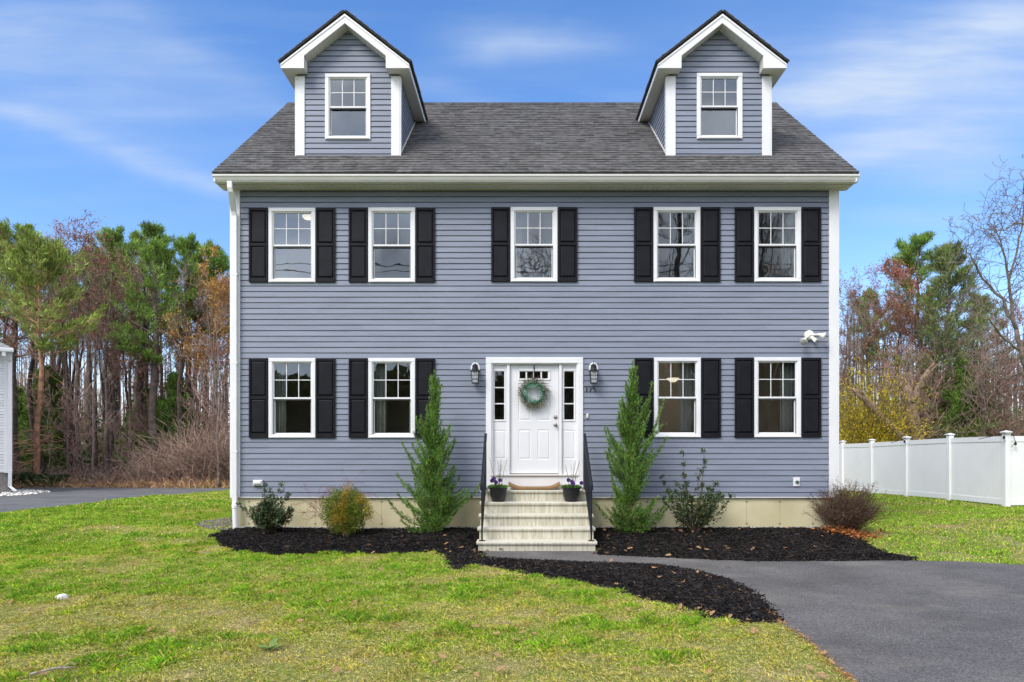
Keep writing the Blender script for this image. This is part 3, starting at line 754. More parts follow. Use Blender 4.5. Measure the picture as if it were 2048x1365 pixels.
# ---- asphalt
def asphalt(name, base, spk, stain=True):
    m = bpy.data.materials.new(name); m.use_nodes = True; nt = m.node_tree; L = nt.links.new; b = nt.nodes['Principled BSDF']
    tc = nt.nodes.new('ShaderNodeTexCoord')
    n1 = nt.nodes.new('ShaderNodeTexNoise'); n1.inputs['Scale'].default_value = 1.1; n1.inputs['Detail'].default_value = 7; L(tc.outputs['Object'], n1.inputs['Vector'])
    r1 = nt.nodes.new('ShaderNodeValToRGB'); r1.color_ramp.elements[0].position = .3; r1.color_ramp.elements[1].position = .7
    r1.color_ramp.elements[0].color = (*[c*.8 for c in base], 1); r1.color_ramp.elements[1].color = (*[c*1.25 for c in base], 1); L(n1.outputs['Fac'], r1.inputs[0])
    vo = nt.nodes.new('ShaderNodeTexVoronoi'); vo.inputs['Scale'].default_value = 85; L(tc.outputs['Object'], vo.inputs['Vector'])
    r2 = nt.nodes.new('ShaderNodeValToRGB'); r2.color_ramp.elements[0].position = 0; r2.color_ramp.elements[1].position = 1; r2.color_ramp.elements[0].color = (.55,.55,.55,1); r2.color_ramp.elements[1].color = (*[spk]*3, 1)
    L(vo.outputs['Color'], r2.inputs[0])
    mx = nt.nodes.new('ShaderNodeMix'); mx.data_type = 'RGBA'; mx.blend_type = 'MULTIPLY'; mx.inputs[0].default_value = 1; L(r1.outputs[0], mx.inputs[6]); L(r2.outputs[0], mx.inputs[7]); out = mx.outputs[2]
    if stain:
        mp = nt.nodes.new('ShaderNodeMapping'); mp.inputs['Rotation'].default_value = (0,0,.95); mp.inputs['Scale'].default_value = (.8, 1.3, 1); mp.inputs['Location'].default_value = (2.1, 5.3, 0); L(tc.outputs['Object'], mp.inputs[0])
        n3 = nt.nodes.new('ShaderNodeTexNoise'); n3.inputs['Scale'].default_value = 1.0; n3.inputs['Detail'].default_value = 8; n3.inputs['Roughness'].default_value = .6; L(mp.outputs[0], n3.inputs['Vector'])
        r3 = nt.nodes.new('ShaderNodeValToRGB'); r3.color_ramp.elements[0].position = .53; r3.color_ramp.elements[1].position = .80; L(n3.outputs['Fac'], r3.inputs[0]); r3.color_ramp.elements[1].color = (.5,.5,.5,1)
        m3 = nt.nodes.new('ShaderNodeMix'); m3.data_type = 'RGBA'; L(r3.outputs[0], m3.inputs[0]); L(out, m3.inputs[6]); m3.inputs[7].default_value = (.30,.275,.22,1); out = m3.outputs[2]
    L(out, b.inputs['Base Color']); b.inputs['Roughness'].default_value = .85; b.inputs['Specular IOR Level'].default_value = .3
    bp = nt.nodes.new('ShaderNodeBump'); bp.inputs['Strength'].default_value = .7; bp.inputs['Distance'].default_value = .006; L(vo.outputs['Distance'], bp.inputs['Height']); L(bp.outputs[0], b.inputs['Normal'])
    return m
ASPH = asphalt('asphalt', (.092,.086,.081), 2.1)
g = lambda L_: [gpt(*p) for p in L_]
near_edge = [(968,1119),(1020,1122),(1100,1126),(1190,1130),(1300,1133),(1350,1138),(1400,1149),(1450,1163),(1490,1180),(1512,1196),(1535,1222),(1560,1246),(1600,1272),(1640,1303),(1680,1342),(1706,1365)]
far_edge = [(2048,1131),(1940,1125),(1820,1122),(1600,1123),(1500,1123),(1400,1119),(1290,1114),(1196,1110),(1194,1100),(966,1100)]
drive = g(near_edge)+[(2.36,-8.3),(2.3,-14),(2.25,-26),(9.5,-26),(9.5,-3)]+[(9.5, gpt(2048,1131)[1])]+g(far_edge)
sheet('driveway', drive, .12, ASPH, lambda x, y, d: gz(x, y)+.006+.012*np.clip(d/.08, 0, 1), kind='structure')
nd = g([(27,975.5),(120,975),(227,975),(330,975.5),(409,976.5)])+[(-8, 16.2),(-2,16),(0,12.5),(-6,13)]+g([(454,981),(318,991),(182,1006.5),(0,1026.5)])+[(-12.6,1),(-13,-26),(-20,-26),(-24,-2),(-24,10),(-24,15.4)]
sheet('neighbour_driveway', nd, .25, asphalt('old_asphalt', (.165,.163,.160), 1.3, False), lambda x, y, d: gz(x, y)+.006+.012*np.clip(d/.1, 0, 1), kind='structure')
# road across the front, behind the camera
ROAD = asphalt('road_asphalt', (.12,.12,.125), 1.3, False)
sheet('road', [(-60,-36),(60,-36),(60,-26.2),(-60,-26.2)], 1.5, ROAD, lambda x, y, d: gz(x, y)+.02, kind='structure')
# ---- mulch beds
MULB = mat('mulch_base', (.006,.0055,.0055), .95, .4, 40, spec=.1, bump=.9, bscale=80)
MULC = mat('mulch_chips', (.017,.0155,.0148), .8, .3, 30, spec=.18, tint=True)
bedL = g([(425,1070),(440,1075),(470,1081),(540,1086),(600,1090),(640,1085),(700,1087),(780,1088),(870,1100),(897,1114),(894,1130),(905,1139),(921,1141),(942,1132),(966,1121),(964,1100)])+[(-.70,-1.4),(-.70,-.02),(-4.9,-.02),(-5.22,-.06)]+g([(450,1064)])
bedF = g([(921,1140),(942,1131),(969,1132),(1003,1137),(1044,1146),(1072,1152),(1130,1162),(1181,1171),(1232,1180),(1261,1191),(1300,1201),(1330,1207),(1384,1223),(1422,1237),(1490,1245),(1552,1245)]+[(1556,1240),(1535,1218),(1512,1194),(1490,1178),(1450,1161),(1400,1147),(1350,1137),(1300,1132),(1190,1129),(1100,1125),(1020,1121),(968,1118)])
bedR = [(1.215,-.02),(1.215,-1.5)]+g([(1196,1110),(1290,1115),(1400,1120),(1500,1124),(1600,1124),(1700,1123),(1820,1122.5),(1826,1117),(1781,1090),(1737,1077)])+[(5.95,.2),(5.75,.25),(5.72,-.02)]
def bedz(x, y, d): return gz(x, y)+.012+.055*sst(0, .35, d)+.012*(fbm(x*9, y*9, 5, 2)-.5)
chips = []
for nm_, bp_, lab in (('mulch_bed', bedL, 0), ('mulch_bed', bedF, 1), ('mulch_bed', bedR, 2)):
    sheet(nm_, bp_, .06, MULB, bedz, kind='structure')
rgc = np.random.default_rng(4)
def scatter(poly, n, rng, pad=0):
    xs = [p[0] for p in poly]; ys = [p[1] for p in poly]
    x = rng.uniform(min(xs)-pad, max(xs)+pad, n); y = rng.uniform(min(ys)-pad, max(ys)+pad, n)
    m = inside(x, y, poly)
    if pad: m |= (edgedist(x, y, poly) < pad*rng.random(n)**2)
    return x[m], y[m]
for bp_, dens in ((bedL, 1300), (bedF, 1900), (bedR, 1500)):
    xs = [p[0] for p in bp_]; ys = [p[1] for p in bp_]
    n = int((max(xs)-min(xs)+.2)*(max(ys)-min(ys)+.2)*dens)
    x, y = scatter(bp_, n, rgc, .10)
    k = ~((x > -.74) & (x < 1.23) & (y > -1.56)); x, y = x[k], y[k]
    d = np.where(inside(x, y, bp_), edgedist(x, y, bp_), 0); n = len(x)
    z = bedz(x, y, d)+rgc.uniform(-.002, .012, n)
    a = rgc.uniform(0, 2*PI, n); el = rgc.normal(0, .28, n); Ls = rgc.uniform(.03, .105, n)*.5
    D = np.stack([np.cos(a)*np.cos(el), np.sin(a)*np.cos(el), np.sin(el)], 1)*Ls[:, None]; C = np.stack([x, y, z], 1)
    r = rgc.uniform(.003, .0095, n)
    chips.append((segpolys(C-D, C+D, r, r*.6), np.tile(np.clip(rgc.lognormal(0, .6, n), .3, 5), 3)))
V = np.concatenate([c[0] for c in chips]); T = np.concatenate([c[1] for c in chips])
link('mulch_chips', polys(V, 4, MULC, 'mulch_chips', T[:, None]*np.where(rgc.random((len(T)//3, 1)) < .10, np.array([[2.6, 1.7, 1.1]]), np.array([[1.0, .97, .97]]))[np.arange(len(T)) % (len(T)//3)]), kind='stuff', label='black shredded bark mulch covering the beds in front of the house', cat='mulch')
# gravel strip along the foundation, plus stony patch left of corner
GRAV = mat('grey_gravel', (.30,.29,.28), .85, .2, 30, tint=True)
def stones(n, fx, smin, smax, rng):
    x, y = fx(n, rng); n = len(x); s = rng.uniform(smin, smax, n); z = gz(x, y)+.012+s*.3
    O = np.array([(1,0,0),(0,1,0),(-1,0,0),(0,-1,0),(0,0,1),(0,0,-1)], float)
    V = O[None]*(s[:, None, None]*rng.uniform(.6, 1.2, (n, 6, 1)))
    a = rng.uniform(0, 2*PI, n); c, s_ = np.cos(a), np.sin(a)
    Vr = V.copy(); Vr[..., 0] = V[..., 0]*c[:, None]-V[..., 1]*s_[:, None]; Vr[..., 1] = V[..., 0]*s_[:, None]+V[..., 1]*c[:, None]; Vr[..., 2] *= .7
    Vr += np.stack([x, y, z], 1)[:, None]
    fc = [(0,1,4),(1,2,4),(2,3,4),(3,0,4),(1,0,5),(2,1,5),(3,2,5),(0,3,5)]
    return np.concatenate([Vr[:, f] for f in fc]), np.tile(rng.uniform(.5, 1.9, n), 8)
def fx1(n, rng):
    x = rng.uniform(HX0+.1, 5.6, n); y = -.02-np.abs(rng.normal(0, .07, n)); k = ~((x > -.74) & (x < 1.23)); return x[k], y[k]
rg = np.random.default_rng(6)
V, T = stones(5200, fx1, .009, .02, rg)
V[..., 2] += .03
link('gravel', polys(V, 3, GRAV, 'gravel', T[:, None]*np.ones((1, 3))), kind='stuff', label='strip of grey gravel along the foot of the concrete foundation', cat='gravel')
pp = g([(385,1052),(400,1045),(463,1036)])+[(-5.2, 1.0),(-5.2,-.05)]+g([(462,1062),(440,1063),(415,1058)])
def fx2(n, rng): return scatter(pp, n, rng)
V, T = stones(3500, fx2, .008, .02, rg)
link('stony_soil', polys(V, 3, mat('soil_stones', (.17,.15,.12), .9, .3, 20, tint=True), 'stony_soil', T[:, None]*np.ones((1, 3))), kind='stuff', label='bare patch of small stones on the lawn left of the house corner', cat='gravel')
pq = g([(-30,985),(20,982.5),(60,981.5),(108,985),(70,990),(30,993),(-30,996)])
def fx3(n, rng): return scatter(pq, n, rng)
V, T = stones(1500, fx3, .03, .075, rg)
link('pale_stones', polys(V, 3, mat('pale_stones', (.55,.53,.47), .85, .15, 20, tint=True), 'pale_stones', T[:, None]*np.ones((1, 3))), kind='stuff', label='pale loose stones at the foot of the neighbour house downspout', cat='gravel')
# ================================================================== concrete steps
st = thing('entry_steps', 'five weathered precast concrete steps up to the front door', 'steps', (.244, -.8, 0))
SX0, SX1 = -.72, 1.208
noses = [(-1.54, .183), (-1.26, .372), (-.98, .561), (-.70, .75), (-.42, .94)]
for i, (y, z) in enumerate(noses):
    mb = MB(); yb = noses[i+1][0]+.03 if i < 4 else -.022
    zb = noses[i-1][1] if i else -.1
    mb.box(SX0+.028, SX1-.028, y+.028, (yb if i < 4 else -.024), zb-(.0 if i else 0)+.0005, z-.045)          # riser body
    n = .022
    pr = [(y+.004, z-.047), (y, z-.04), (y, z-.012), (y+.010, z), (yb, z), (yb, z-.047)]
    mb.prism([(p[0], p[1]) for p in pr], 'x', SX0, SX1)
    mb.build('step', STEP, st)
mb = MB()      # body under the upper steps (side walls)
for i in range(4): mb.box(SX0+.03, SX1-.03, noses[i+1][0]+.0285, -.026, (noses[i-1][1]-.05 if i else -.1), noses[i][1]-.048)
mb.build('side_wall', STEP, st)
for x in (-.635, 1.122): mb = MB(); mb.box(x-.05, x+.05, -1.50, -1.40, .183, .187); mb.build('rust_patch', RUST, st)
# ---- railings
def railing(x, label, s):
    r = thing('stair_railing', label, 'railing', (x, -1.45, .185), 'black railings on both sides of the steps')
    ya, yb = -1.45, -.30; za, zb = .185, .94; ta, tb = 1.087, 1.90
    t = .026
    mb = MB(); mb.bbox(x-t/2, x+t/2, ya-t/2, ya+t/2, za+.003, ta, .002); mb.box(x-.045, x+.045, ya-.045, ya+.045, za+.0025, za+.010); mb.build('post', IRON, r)
    mb = MB(); mb.bbox(x-t/2, x+t/2, yb-t/2, yb+t/2, zb+.001, tb-.005, .002); mb.box(x-.045, x+.045, yb-.045, yb+.045, zb+.001, zb+.008); mb.build('post', IRON, r)
    def beam(mb, w, h, y0, z0, y1, z1):
        mb.prism([(y0, z0), (y1, z1), (y1, z1+h), (y0, z0+h)], 'x', x-w/2, x+w/2)
    mb = MB(); beam(mb, .046, .03, ya-.07, ta-.035, yb+.03, tb+.012); mb.box(x-.023, x+.023, ya-.095, ya-.0705, ta-.085, ta-.01); mb.build('handrail', IRON, r)
    k = (tb-ta)/(yb-ya)
    mb = MB(); beam(mb, .024, .024, ya, ta-.78+.0, yb, tb-.84); mb.build('bottom_rail', IRON, r)
    for i in range(1, 10):
        y = ya+(yb-ya)*i/10; mb = MB(); f = (y-ya)/(yb-ya)
        mb.box(x-.008, x+.008, y-.008, y+.008, ta-.78+.024+f*(tb-ta-.06), ta-.034+f*(tb-ta+.045)); mb.build('baluster', IRON, r)
railing(-.635, 'black iron stair railing beside the steps, on the side toward the golden shrub', -1)
railing(1.122, 'black iron stair railing beside the steps, on the side of the house number', 1)
# ---- door mat
COIR = mat('coir', (.30,.17,.07), .95, .3, 90, bump=.9, bscale=300)
m0, m1 = PX(1017,-.27), PX(1120,-.27); mb = MB(); N = 24; V = []
for i in range(N+1):
    t = i/N; x = m0+(m1-m0)*t; e = abs(t-.5)*2; h = .941+.055*max(0, (e-.55)/.45)**1.6+.006
    for (y, zz) in ((-.38, h+.004), (-.38, h+.030+.012*e), (-.20, h+.045+.02*e**2), (-.06, h+.040+.035*e**3), (-.06, h)): V.append((x, y, max(zz-.0, .9415)))
F_ = [(i*5+j, (i+1)*5+j, (i+1)*5+(j+1) % 5, i*5+(j+1) % 5) for i in range(N) for j in range(5)]+[(0,1,2,3,4), tuple(N*5+k for k in (4,3,2,1,0))]
mb.add(V, F_); mb.build('door_mat', COIR, label='brown coir door mat with curled ends on the top step', cat='door mat')
# ---- flower pots
POT = mat('black_plastic_pot', (.016,.016,.018), .38, .15, 5)
LEAFP = mat('pansy_leaves', (.10,.22,.03), .6, .3, 20, tint=True, trans=.2)
PURP = mat('purple_petals', (.055,.018,.16), .6, .3, 30, tint=True, trans=.2)
TWIG = mat('willow_twig', (.20,.14,.10), .8, .3, 30)
CATK = mat('willow_catkin', (.50,.46,.38), .9, .2, 30)
def pot(px, label, plab, seed, flower_px):
    y = -.555; x = PX(px, y); z0 = .7505
    o = thing('flower_pot', label, 'flower pot', (x, y, z0), 'black pots on the steps')
    mb = MB(); mb.lathe([(.098,0),(.112,.012),(.138,.10),(.146,.165),(.150,.215),(.160,.219),(.162,.250),(.157,.256),(.148,.252),(.144,.20)], (x, y, z0), 30)
    mb.lathe([(.1195,.045),(.1235,.049),(.1245,.053),(.121,.056)], (x, y, z0), 30); mb.build('pot', POT, o, smooth=False)
    mb = MB(); mb.lathe([(.142,.20),(.142,.225)], (x, y, z0), 24); mb.build('soil', MULB, o)
    rng = np.random.default_rng(seed)
    pl = thing('pansies', plab, 'flowers', (x, y, z0+.226), 'pansies and willow twigs in the pots')
    n = 520; a = rng.uniform(0, 2*PI, n); rr_ = .165*np.sqrt(rng.random(n)); hh = .235+.06*rng.random(n)*(1-rr_/.2)+.01
    C = np.stack([x+rr_*np.cos(a), y+rr_*np.sin(a), z0+hh], 1); D = np.stack([np.cos(a)*.7, np.sin(a)*.7, rng.uniform(-.1, 1, n)], 1)
    link('foliage', polys(leafpolys(C, D, rng.uniform(.025, .045, n), rng.uniform(.014, .024, n), rng), 4, LEAFP, 'foliage', rng.uniform(.6, 1.6, (n, 1))*np.ones((1, 3))), pl)
    for fx_, fz, fy in flower_px:
        fb = MB(); c = Vector((PX(fx_, y-.06), y-.07+fy, PZ(fz, y-.06))); 
        for k in range(5):
            an = PI/2+k*2*PI/5; cc = c+Vector((math.cos(an)*.017, -.002*k, math.sin(an)*.017)); pts = [(cc.x+.021*math.cos(b_*PI/5), cc.y-.004*math.cos(b_*PI/2.5), cc.z+.021*math.sin(b_*PI/5)) for b_ in range(10)]
            fb.add(pts+[(cc.x, cc.y+.008, cc.z)], [(b_, (b_+1) % 10, 10) for b_ in range(10)], (1,1,1) if k % 2 else (1.6,1.5,1.5))
        fb.lathe([(.001,0),(.004,.002),(.001,.005)], (0,0,0), 6, (9,22,.3), M=Matrix.Translation(c+Vector((0,-.012,0)))@Matrix.Rotation(PI/2, 4, 'X'))
        fb.tube([c, (x, y, z0+.23)], .002, 4, (.6,3,.2)); fb.build('flower', PURP, pl)
    r2 = random.Random(seed)
    for k in range(6):
        a_ = r2.uniform(-1, 1); top = Vector((x+a_*.17+.01, y+r2.uniform(-.05, .05), z0+.27+r2.uniform(.36, .50))); base = Vector((x+a_*.06, y, z0+.22)); mid_ = (base+top)/2+Vector((-a_*.02, 0, .01))
        mb = MB(); mb.tube([base, mid_, top], [.0035,.003,.002], 5); tw = mb.build('twig', TWIG, pl)
        mb = MB()
        for j in range(7):
            t = .35+j*.09; p = base.lerp(mid_, t*2) if t < .5 else mid_.lerp(top, t*2-1); s_ = .006*(1 if j % 2 else -1)
            mb.lathe([(.001,-.008),(.005,0),(.0045,.006),(.001,.012)], (p.x+s_, p.y, p.z), 6)
        mb.build('catkin', CATK, tw)
pot(996.5, 'black plastic pot on the second step, beside the railing nearer the golden shrub', 'purple pansies and catkin twigs in the left pot on the steps', 5, [(988,958,0),(1000.5,961,-.02),(992,965,0),(984,962,.03)])
pot(1142.5, 'black plastic pot on the second step, below the house number side', 'dark purple pansies and catkin twigs in the right pot on the steps', 9, [(1137,960.5,0),(1144,964,-.02),(1163,966.5,0),(1146,968,-.03)])
# ---- wall lanterns
LG = mat('frosted_lantern_glass', (.55,.58,.60), .25, .05, 5)
def lantern(px, label):
    x = PX(px, -.1); o = thing('wall_lantern', label, 'wall light', (PX(px, -.02), -.018, PZ(745, 0)), 'black lanterns beside the front door')
    mb = MB(); M = Matrix.Translation((PX(px,-.02), -.012, PZ(738,0)))@Matrix.Scale(1.35, 4, (0,0,1))@Matrix.Rotation(PI/2, 4, 'X')
    mb.lathe([(.083,0),(.085,.006),(.080,.018),(.01,.019)], (0,0,0), 28, M=M); mb.build('mounting_plate', WHITE, o)
    mb = MB(); M = Matrix.Translation((PX(px,-.03), -.0315, PZ(738,0)))@Matrix.Scale(1.5, 4, (0,0,1))@Matrix.Rotation(PI/2, 4, 'X'); mb.lathe([(.045,0),(.046,.006),(.02,.02)], (0,0,0), 20, M=M)
    yc = -.13; zt = PZ(731, yc)
    mb.tube([(x,-.05,PZ(741,0)),(x,-.09,PZ(745,0)+.02),(x,yc,zt+.02)], .009, 8); mb.build('arm', IRON, o)
    z1 = PZ(747.5, yc); z0 = PZ(766, yc); w1 = .066; w0 = .050
    mb = MB(); mb.lathe([(.002,.085),(.006,.06),(.008,.045),(.03,.04),(.050,.020),(.054,-.03),(.062,-.055),(.095,-.085),(.097,-.092),(.06,-.093)], (x, yc, zt-.02), 8); mb.tube([(x,yc,zt+.05),(x,yc,zt+.085)], .005, 6); mb.build('cap', IRON, o)
    mb = MB(); zz1 = zt-.113
    for sx in (-1, 1):
        for sy in (-1, 1): mb.tube([(x+sx*w1,yc+sy*w1,zz1),(x+sx*w0,yc+sy*w0,z0)], .006, 4)
        for k in (1, 2):
            f = k/3; w = w1+(w0-w1)*f; z = zz1+(z0-zz1)*f; mb.box(x-w, x+w, yc+sx*w-.003, yc+sx*w+.003, z-.003, z+.003); mb.box(x+sx*w-.003, x+sx*w+.003, yc-w, yc+w, z-.003, z+.003)
            o1 = -w1/3+2*w1/3*(k-1); o0 = -w0/3+2*w0/3*(k-1); mb.tube([(x+o1,yc+sx*w1,zz1),(x+o0,yc+sx*w0,z0)], .003, 4)
    mb.box(x-w0-.008, x+w0+.008, yc-w0-.008, yc+w0+.008, z0-.012, z0); mb.build('cage', IRON, o)
    mb = MB(); a, b = w1-.006, w0-.006
    mb.add([(x-b,yc-b,z0+.001),(x+b,yc-b,z0+.001),(x+b,yc+b,z0+.001),(x-b,yc+b,z0+.001),(x-a,yc-a,zz1),(x+a,yc-a,zz1),(x+a,yc+a,zz1),(x-a,yc+a,zz1)], [(0,1,5,4),(1,2,6,5),(2,3,7,6),(3,0,4,7),(0,3,2,1),(4,5,6,7)]); mb.build('glass', LG, o)
lantern(950.5, 'black caged wall lantern on a white plate, on the siding away from the house number')
lantern(1187, 'black caged wall lantern on a white plate, directly above the house number')
# ---- house number 175
hn = thing('house_number', 'dark metal house number 175 on the siding below the lantern', 'house number', (PX(1181.5,-.02), -.02, PZ(779,0)))
def digit(pxs, w=.0075):
    mb = MB(); pts = [(PX(a,-.03), -.030, PZ(b,-.03)) for a, b in pxs]
    mb.tube(pts, w, 6); mb.build('digit', mat('bronze_number', (.03,.026,.024), .5, .2), hn)
digit([(1171.2,774.8),(1173.3,773.6),(1173.9,774.2),(1173.3,779),(1172.4,784.6)])
digit([(1177.6,775.5),(1178.0,774.0),(1184.2,773.6),(1181.2,778.5),(1179.3,784.8)])
digit([(1191.5,773.2),(1187.5,774.0),(1186.9,777.8),(1189.5,777.6),(1190.9,779.6),(1190.0,782.8),(1187.6,784.8),(1185.4,784.0)])
mb = MB(); mb.bbox(PX(1172.6,-.03), PX(1177.2,-.03), -.045, -.012, PZ(836.5,0), PZ(828,0), .006)
mb.lathe([(.010,0),(.010,.006),(.007,.008)], (0,0,0), 12, M=Matrix.Translation((PX(1174.9,-.03), -.045, PZ(831.5,0)))@Matrix.Rotation(PI/2, 4, 'X')); mb.build('doorbell', CREAM, label='small white doorbell on the siding right of the door', cat='doorbell')
# ---- floodlight
fl = thing('floodlight', 'white twin head motion floodlight high on the siding near the right corner', 'floodlight', (PX(1619,0), -.02, PZ(672,0)))
FLW = mat('aged_white_plastic', (.76,.75,.68), .45, .05, 8); LENS = mat('lamp_lens', (.40,.42,.38), .2, .1, 10)
c0 = Vector((PX(1619,-.05), -.015, PZ(670.5,-.05)))
mb = MB(); mb.lathe([(.088,0),(.088,.03),(.075,.05),(.035,.062),(.001,.064)], (0,0,0), 24, M=Matrix.Translation(c0)@Matrix.Rotation(PI/2, 4, 'X')); mb.build('base', FLW, fl)
def aim(c, d): return Matrix.Translation(c)@Vector(d).normalized().to_track_quat('Z', 'Y').to_matrix().to_4x4()
for cpx, cpy, d in ((1607.5, 683, (-.45,-.75,-.62)), (1646, 672, (.85,-.35,-.35))):
    hp = Vector((PX(cpx,-.17), -.17, PZ(cpy,-.17)))
    mb = MB(); M = aim(hp-Vector(d).normalized()*.09, d); mb.lathe([(.018,0),(.026,.01),(.03,.04),(.055,.09),(.064,.10),(.064,.118)], (0,0,0), 20, M=M)
    mb.tube([c0+Vector((0,-.05,0)), hp-Vector(d).normalized()*.08], .016, 10); h_ = mb.build('lamp_head', FLW, fl)
    mb = MB(); mb.lathe([(.060,.1185),(.05,.126),(.03,.132),(.001,.134)], (0,0,0), 20, M=M); mb.build('lens', LENS, h_)
mb = MB(); M = aim(c0+Vector((.03,-.05,-.03)), (.38,-.45,-.6)); mb.lathe([(.03,0),(.036,.05),(.042,.13),(.034,.132),(.028,.09)], (0,0,0), 4, M=M@Matrix.Rotation(PI/4, 4, 'Z')); mb.build('motion_sensor', FLW, fl)
# ---- outlet and vents
ob = thing('outlet_box', 'white outdoor outlet box on the lower siding near the right corner', 'outlet', (PX(1593.5,0), -.02, PZ(964,0)))
mb = MB(); mb.bbox(PX(1587,-.03), PX(1600,-.03), -.035, -.01, PZ(973,0), PZ(955.5,0), .006); mb.build('cover', WHITE, ob)
mb = MB(); r_ = random.Random(3)
for k in range(9):
    a = k*2*PI/9; mb.tube([(PX(1595,-.05), -.045, PZ(964.5,0)), (PX(1595,-.05)+.045*math.cos(a)*r_.uniform(.6,1.2), -.055, PZ(964.5,0)+.032*math.sin(a))], .007, 5)
mb.build('valve_handle', mat('green_metal', (.02,.09,.05), .4, .2), ob)
mb = MB(); mb.bbox(PX(507,-.03), PX(525.5,-.03), -.075, -.01, PZ(972,0), PZ(960.5,0), .02); mb.bbox(PX(509,-.03), PX(524,-.03), -.10, -.0755, PZ(968,0), PZ(962,0), .008); mb.build('dryer_vent', WHITE, label='white plastic vent hood on the siding above the far left shrub', cat='vent')
mb = MB(); mb.lathe([(.06,0),(.062,.03),(.045,.07),(.01,.08)], (0,0,0), 18, M=Matrix.Translation((HX0-.015, .35, PZ(939,.3)))@Matrix.Rotation(-PI/2, 4, 'Y')); mb.build('wall_vent', WHITE, label='round white vent cap on the left side wall behind the downspout', cat='vent')
# ---- wreath
wc = Vector((PX(1067.3,0), DY-.06, PZ(787,0)))
wr = thing('wreath', 'green and grey twig wreath hanging on the white front door', 'wreath', tuple(wc))
rng = np.random.default_rng(8)
WG = mat('wreath_leaves', (.20,.34,.24), .7, .3, 30, tint=True, trans=.15); WT = mat('wreath_twigs', (.13,.115,.075), .85, .3, 30, tint=True)
mb = MB(); mb.tube([wc+Vector((math.cos(a)*.185, .012*math.sin(3*a), math.sin(a)*.185)) for a in np.linspace(0, 2*PI, 25)], .028, 8, caps=False); mb.build('ring', WT, wr)
n = 1500; a = rng.uniform(0, 2*PI, n); rd = rng.normal(.195, .028, n); yo = -np.abs(rng.normal(0, .028, n))
C = np.stack([wc.x+np.cos(a)*rd, wc.y+yo, wc.z+np.sin(a)*rd], 1); sw = rng.uniform(.1, .9, n)
D = np.stack([np.cos(a-.9*sw)*.9, -np.abs(rng.normal(0, .3, n)), np.sin(a-.9*sw)*.9], 1)
link('twigs', polys(leafpolys(C, D, rng.uniform(.05, .12, n), rng.uniform(.003, .007, n), rng), 4, WT, 'twigs', rng.uniform(.5, 2.2, (n, 1))*np.array([[1, 1, .95]])), wr)
n = 1500; a = rng.uniform(0, 2*PI, n); rd = np.clip(rng.normal(.165, .030, n), .112, .3); C = np.stack([wc.x+np.cos(a)*rd, wc.y-.02-np.abs(rng.normal(0, .025, n)), wc.z+np.sin(a)*rd], 1)
D = rng.normal(size=(n, 3)); D[:, 1] = -abs(D[:, 1])
tn = np.where(rng.random((n, 1)) < .45, np.array([[1.6, 1.7, 2.1]]), np.array([[.45, .75, .45]]))*rng.uniform(.6, 1.4, (n, 1))
link('leaves', polys(leafpolys(C, D, rng.uniform(.016, .034, n), rng.uniform(.010, .02, n), rng), 4, WG, 'leaves', tn), wr)
mb = MB(); hx = PX(1068.3, 0); mb.box(hx-.008, hx+.008, DY-.022, DY-.016, wc.z+.15, dz1+.002); mb.box(hx-.008, hx+.008, DY-.022, DY+.02, dz1+.002, dz1+.004); mb.build('wreath_hanger', IRON, label='dark metal over-door hanger strap holding the wreath', cat='hanger')
# ---- interior glimpses
LIT = bpy.data.materials.new('lit_shade'); LIT.use_nodes = True; bb = LIT.node_tree.nodes['Principled BSDF']; bb.inputs['Base Color'].default_value = (.8,.75,.6,1); bb.inputs['Emission Color'].default_value = (1,.82,.55,1); bb.inputs['Emission Strength'].default_value = .75
px_, pz_ = PX(1346, .9), PZ(757, .9)
o = thing('pendant_lamp', 'lit cream bowl pendant seen through the downstairs window right of the door', 'ceiling lamp', (px_, .9, pz_))
mb = MB(); mb.lathe([(.001,-.075),(.05,-.072),(.09,-.04),(.125,0),(.118,.0),(.08,-.03)], (px_,.9,pz_), 24); mb.build('bowl', LIT, o, smooth=True)
mb = MB(); mb.tube([(px_,.9,pz_-.04),(px_,.9,3.58)], .006, 6); mb.build('rod', IRON, o)
def bulb(x, y, z, e):
    l = bpy.data.lights.new('lamp_bulb', 'POINT'); l.energy = e; l.color = (1,.86,.68); l.shadow_soft_size = .08; q_ = bpy.data.objects.new('lamp_bulb', l); COL.objects.link(q_); q_.location = (x, y, z)
bulb(px_, .9, pz_+.12, 2.2)
x_, z_ = PX(617,.8), PZ(436,.8); bulb(x_, .8, z_-.12, .8); mb = MB(); mb.lathe([(.001,-.03),(.09,-.02),(.12,.02),(.12,.03)], (x_,.8,z_), 20); mb.build('ceiling_lamp', LIT, smooth=True, label='small warm ceiling lamp glowing inside the upper left corner window', cat='ceiling lamp')
SHD = mat('orange_lampshade', (.55,.26,.07), .8, .1, 10, trans=.4)
x_, z_ = PX(1545, .75), PZ(553, .75); o = thing('table_lamp', 'lamp with an orange drum shade inside the upper right corner window', 'lamp', (x_, .75, 3.87))
mb = MB(); mb.lathe([(.17,0),(.15,.22),(.149,.22),(.168,0)], (x_,.75,z_), 28); mb.build('lamp_shade', SHD, o); mb = MB(); mb.lathe([(.09,0),(.09,.02),(.02,.05),(.02,z_+.05-3.87)], (x_,.75,3.87), 14); mb.build('lamp_base', IRON, o)
x_, z_ = PX(769, .3), PZ(803, .3); mb = MB(); mb.tube([(x_,.3,z_+.045),(x_,.3,z_+.075),(x_,.3,z_+.12)], [.012,.008,.003], 8); mb.lathe([(.02,-.04),(.026,-.03),(.026,.03),(.02,.045)], (x_,.3,z_), 14); mb.build('hanging_ornament', SHD, label='small orange ornament hanging inside the downstairs window left of the door', cat='ornament')
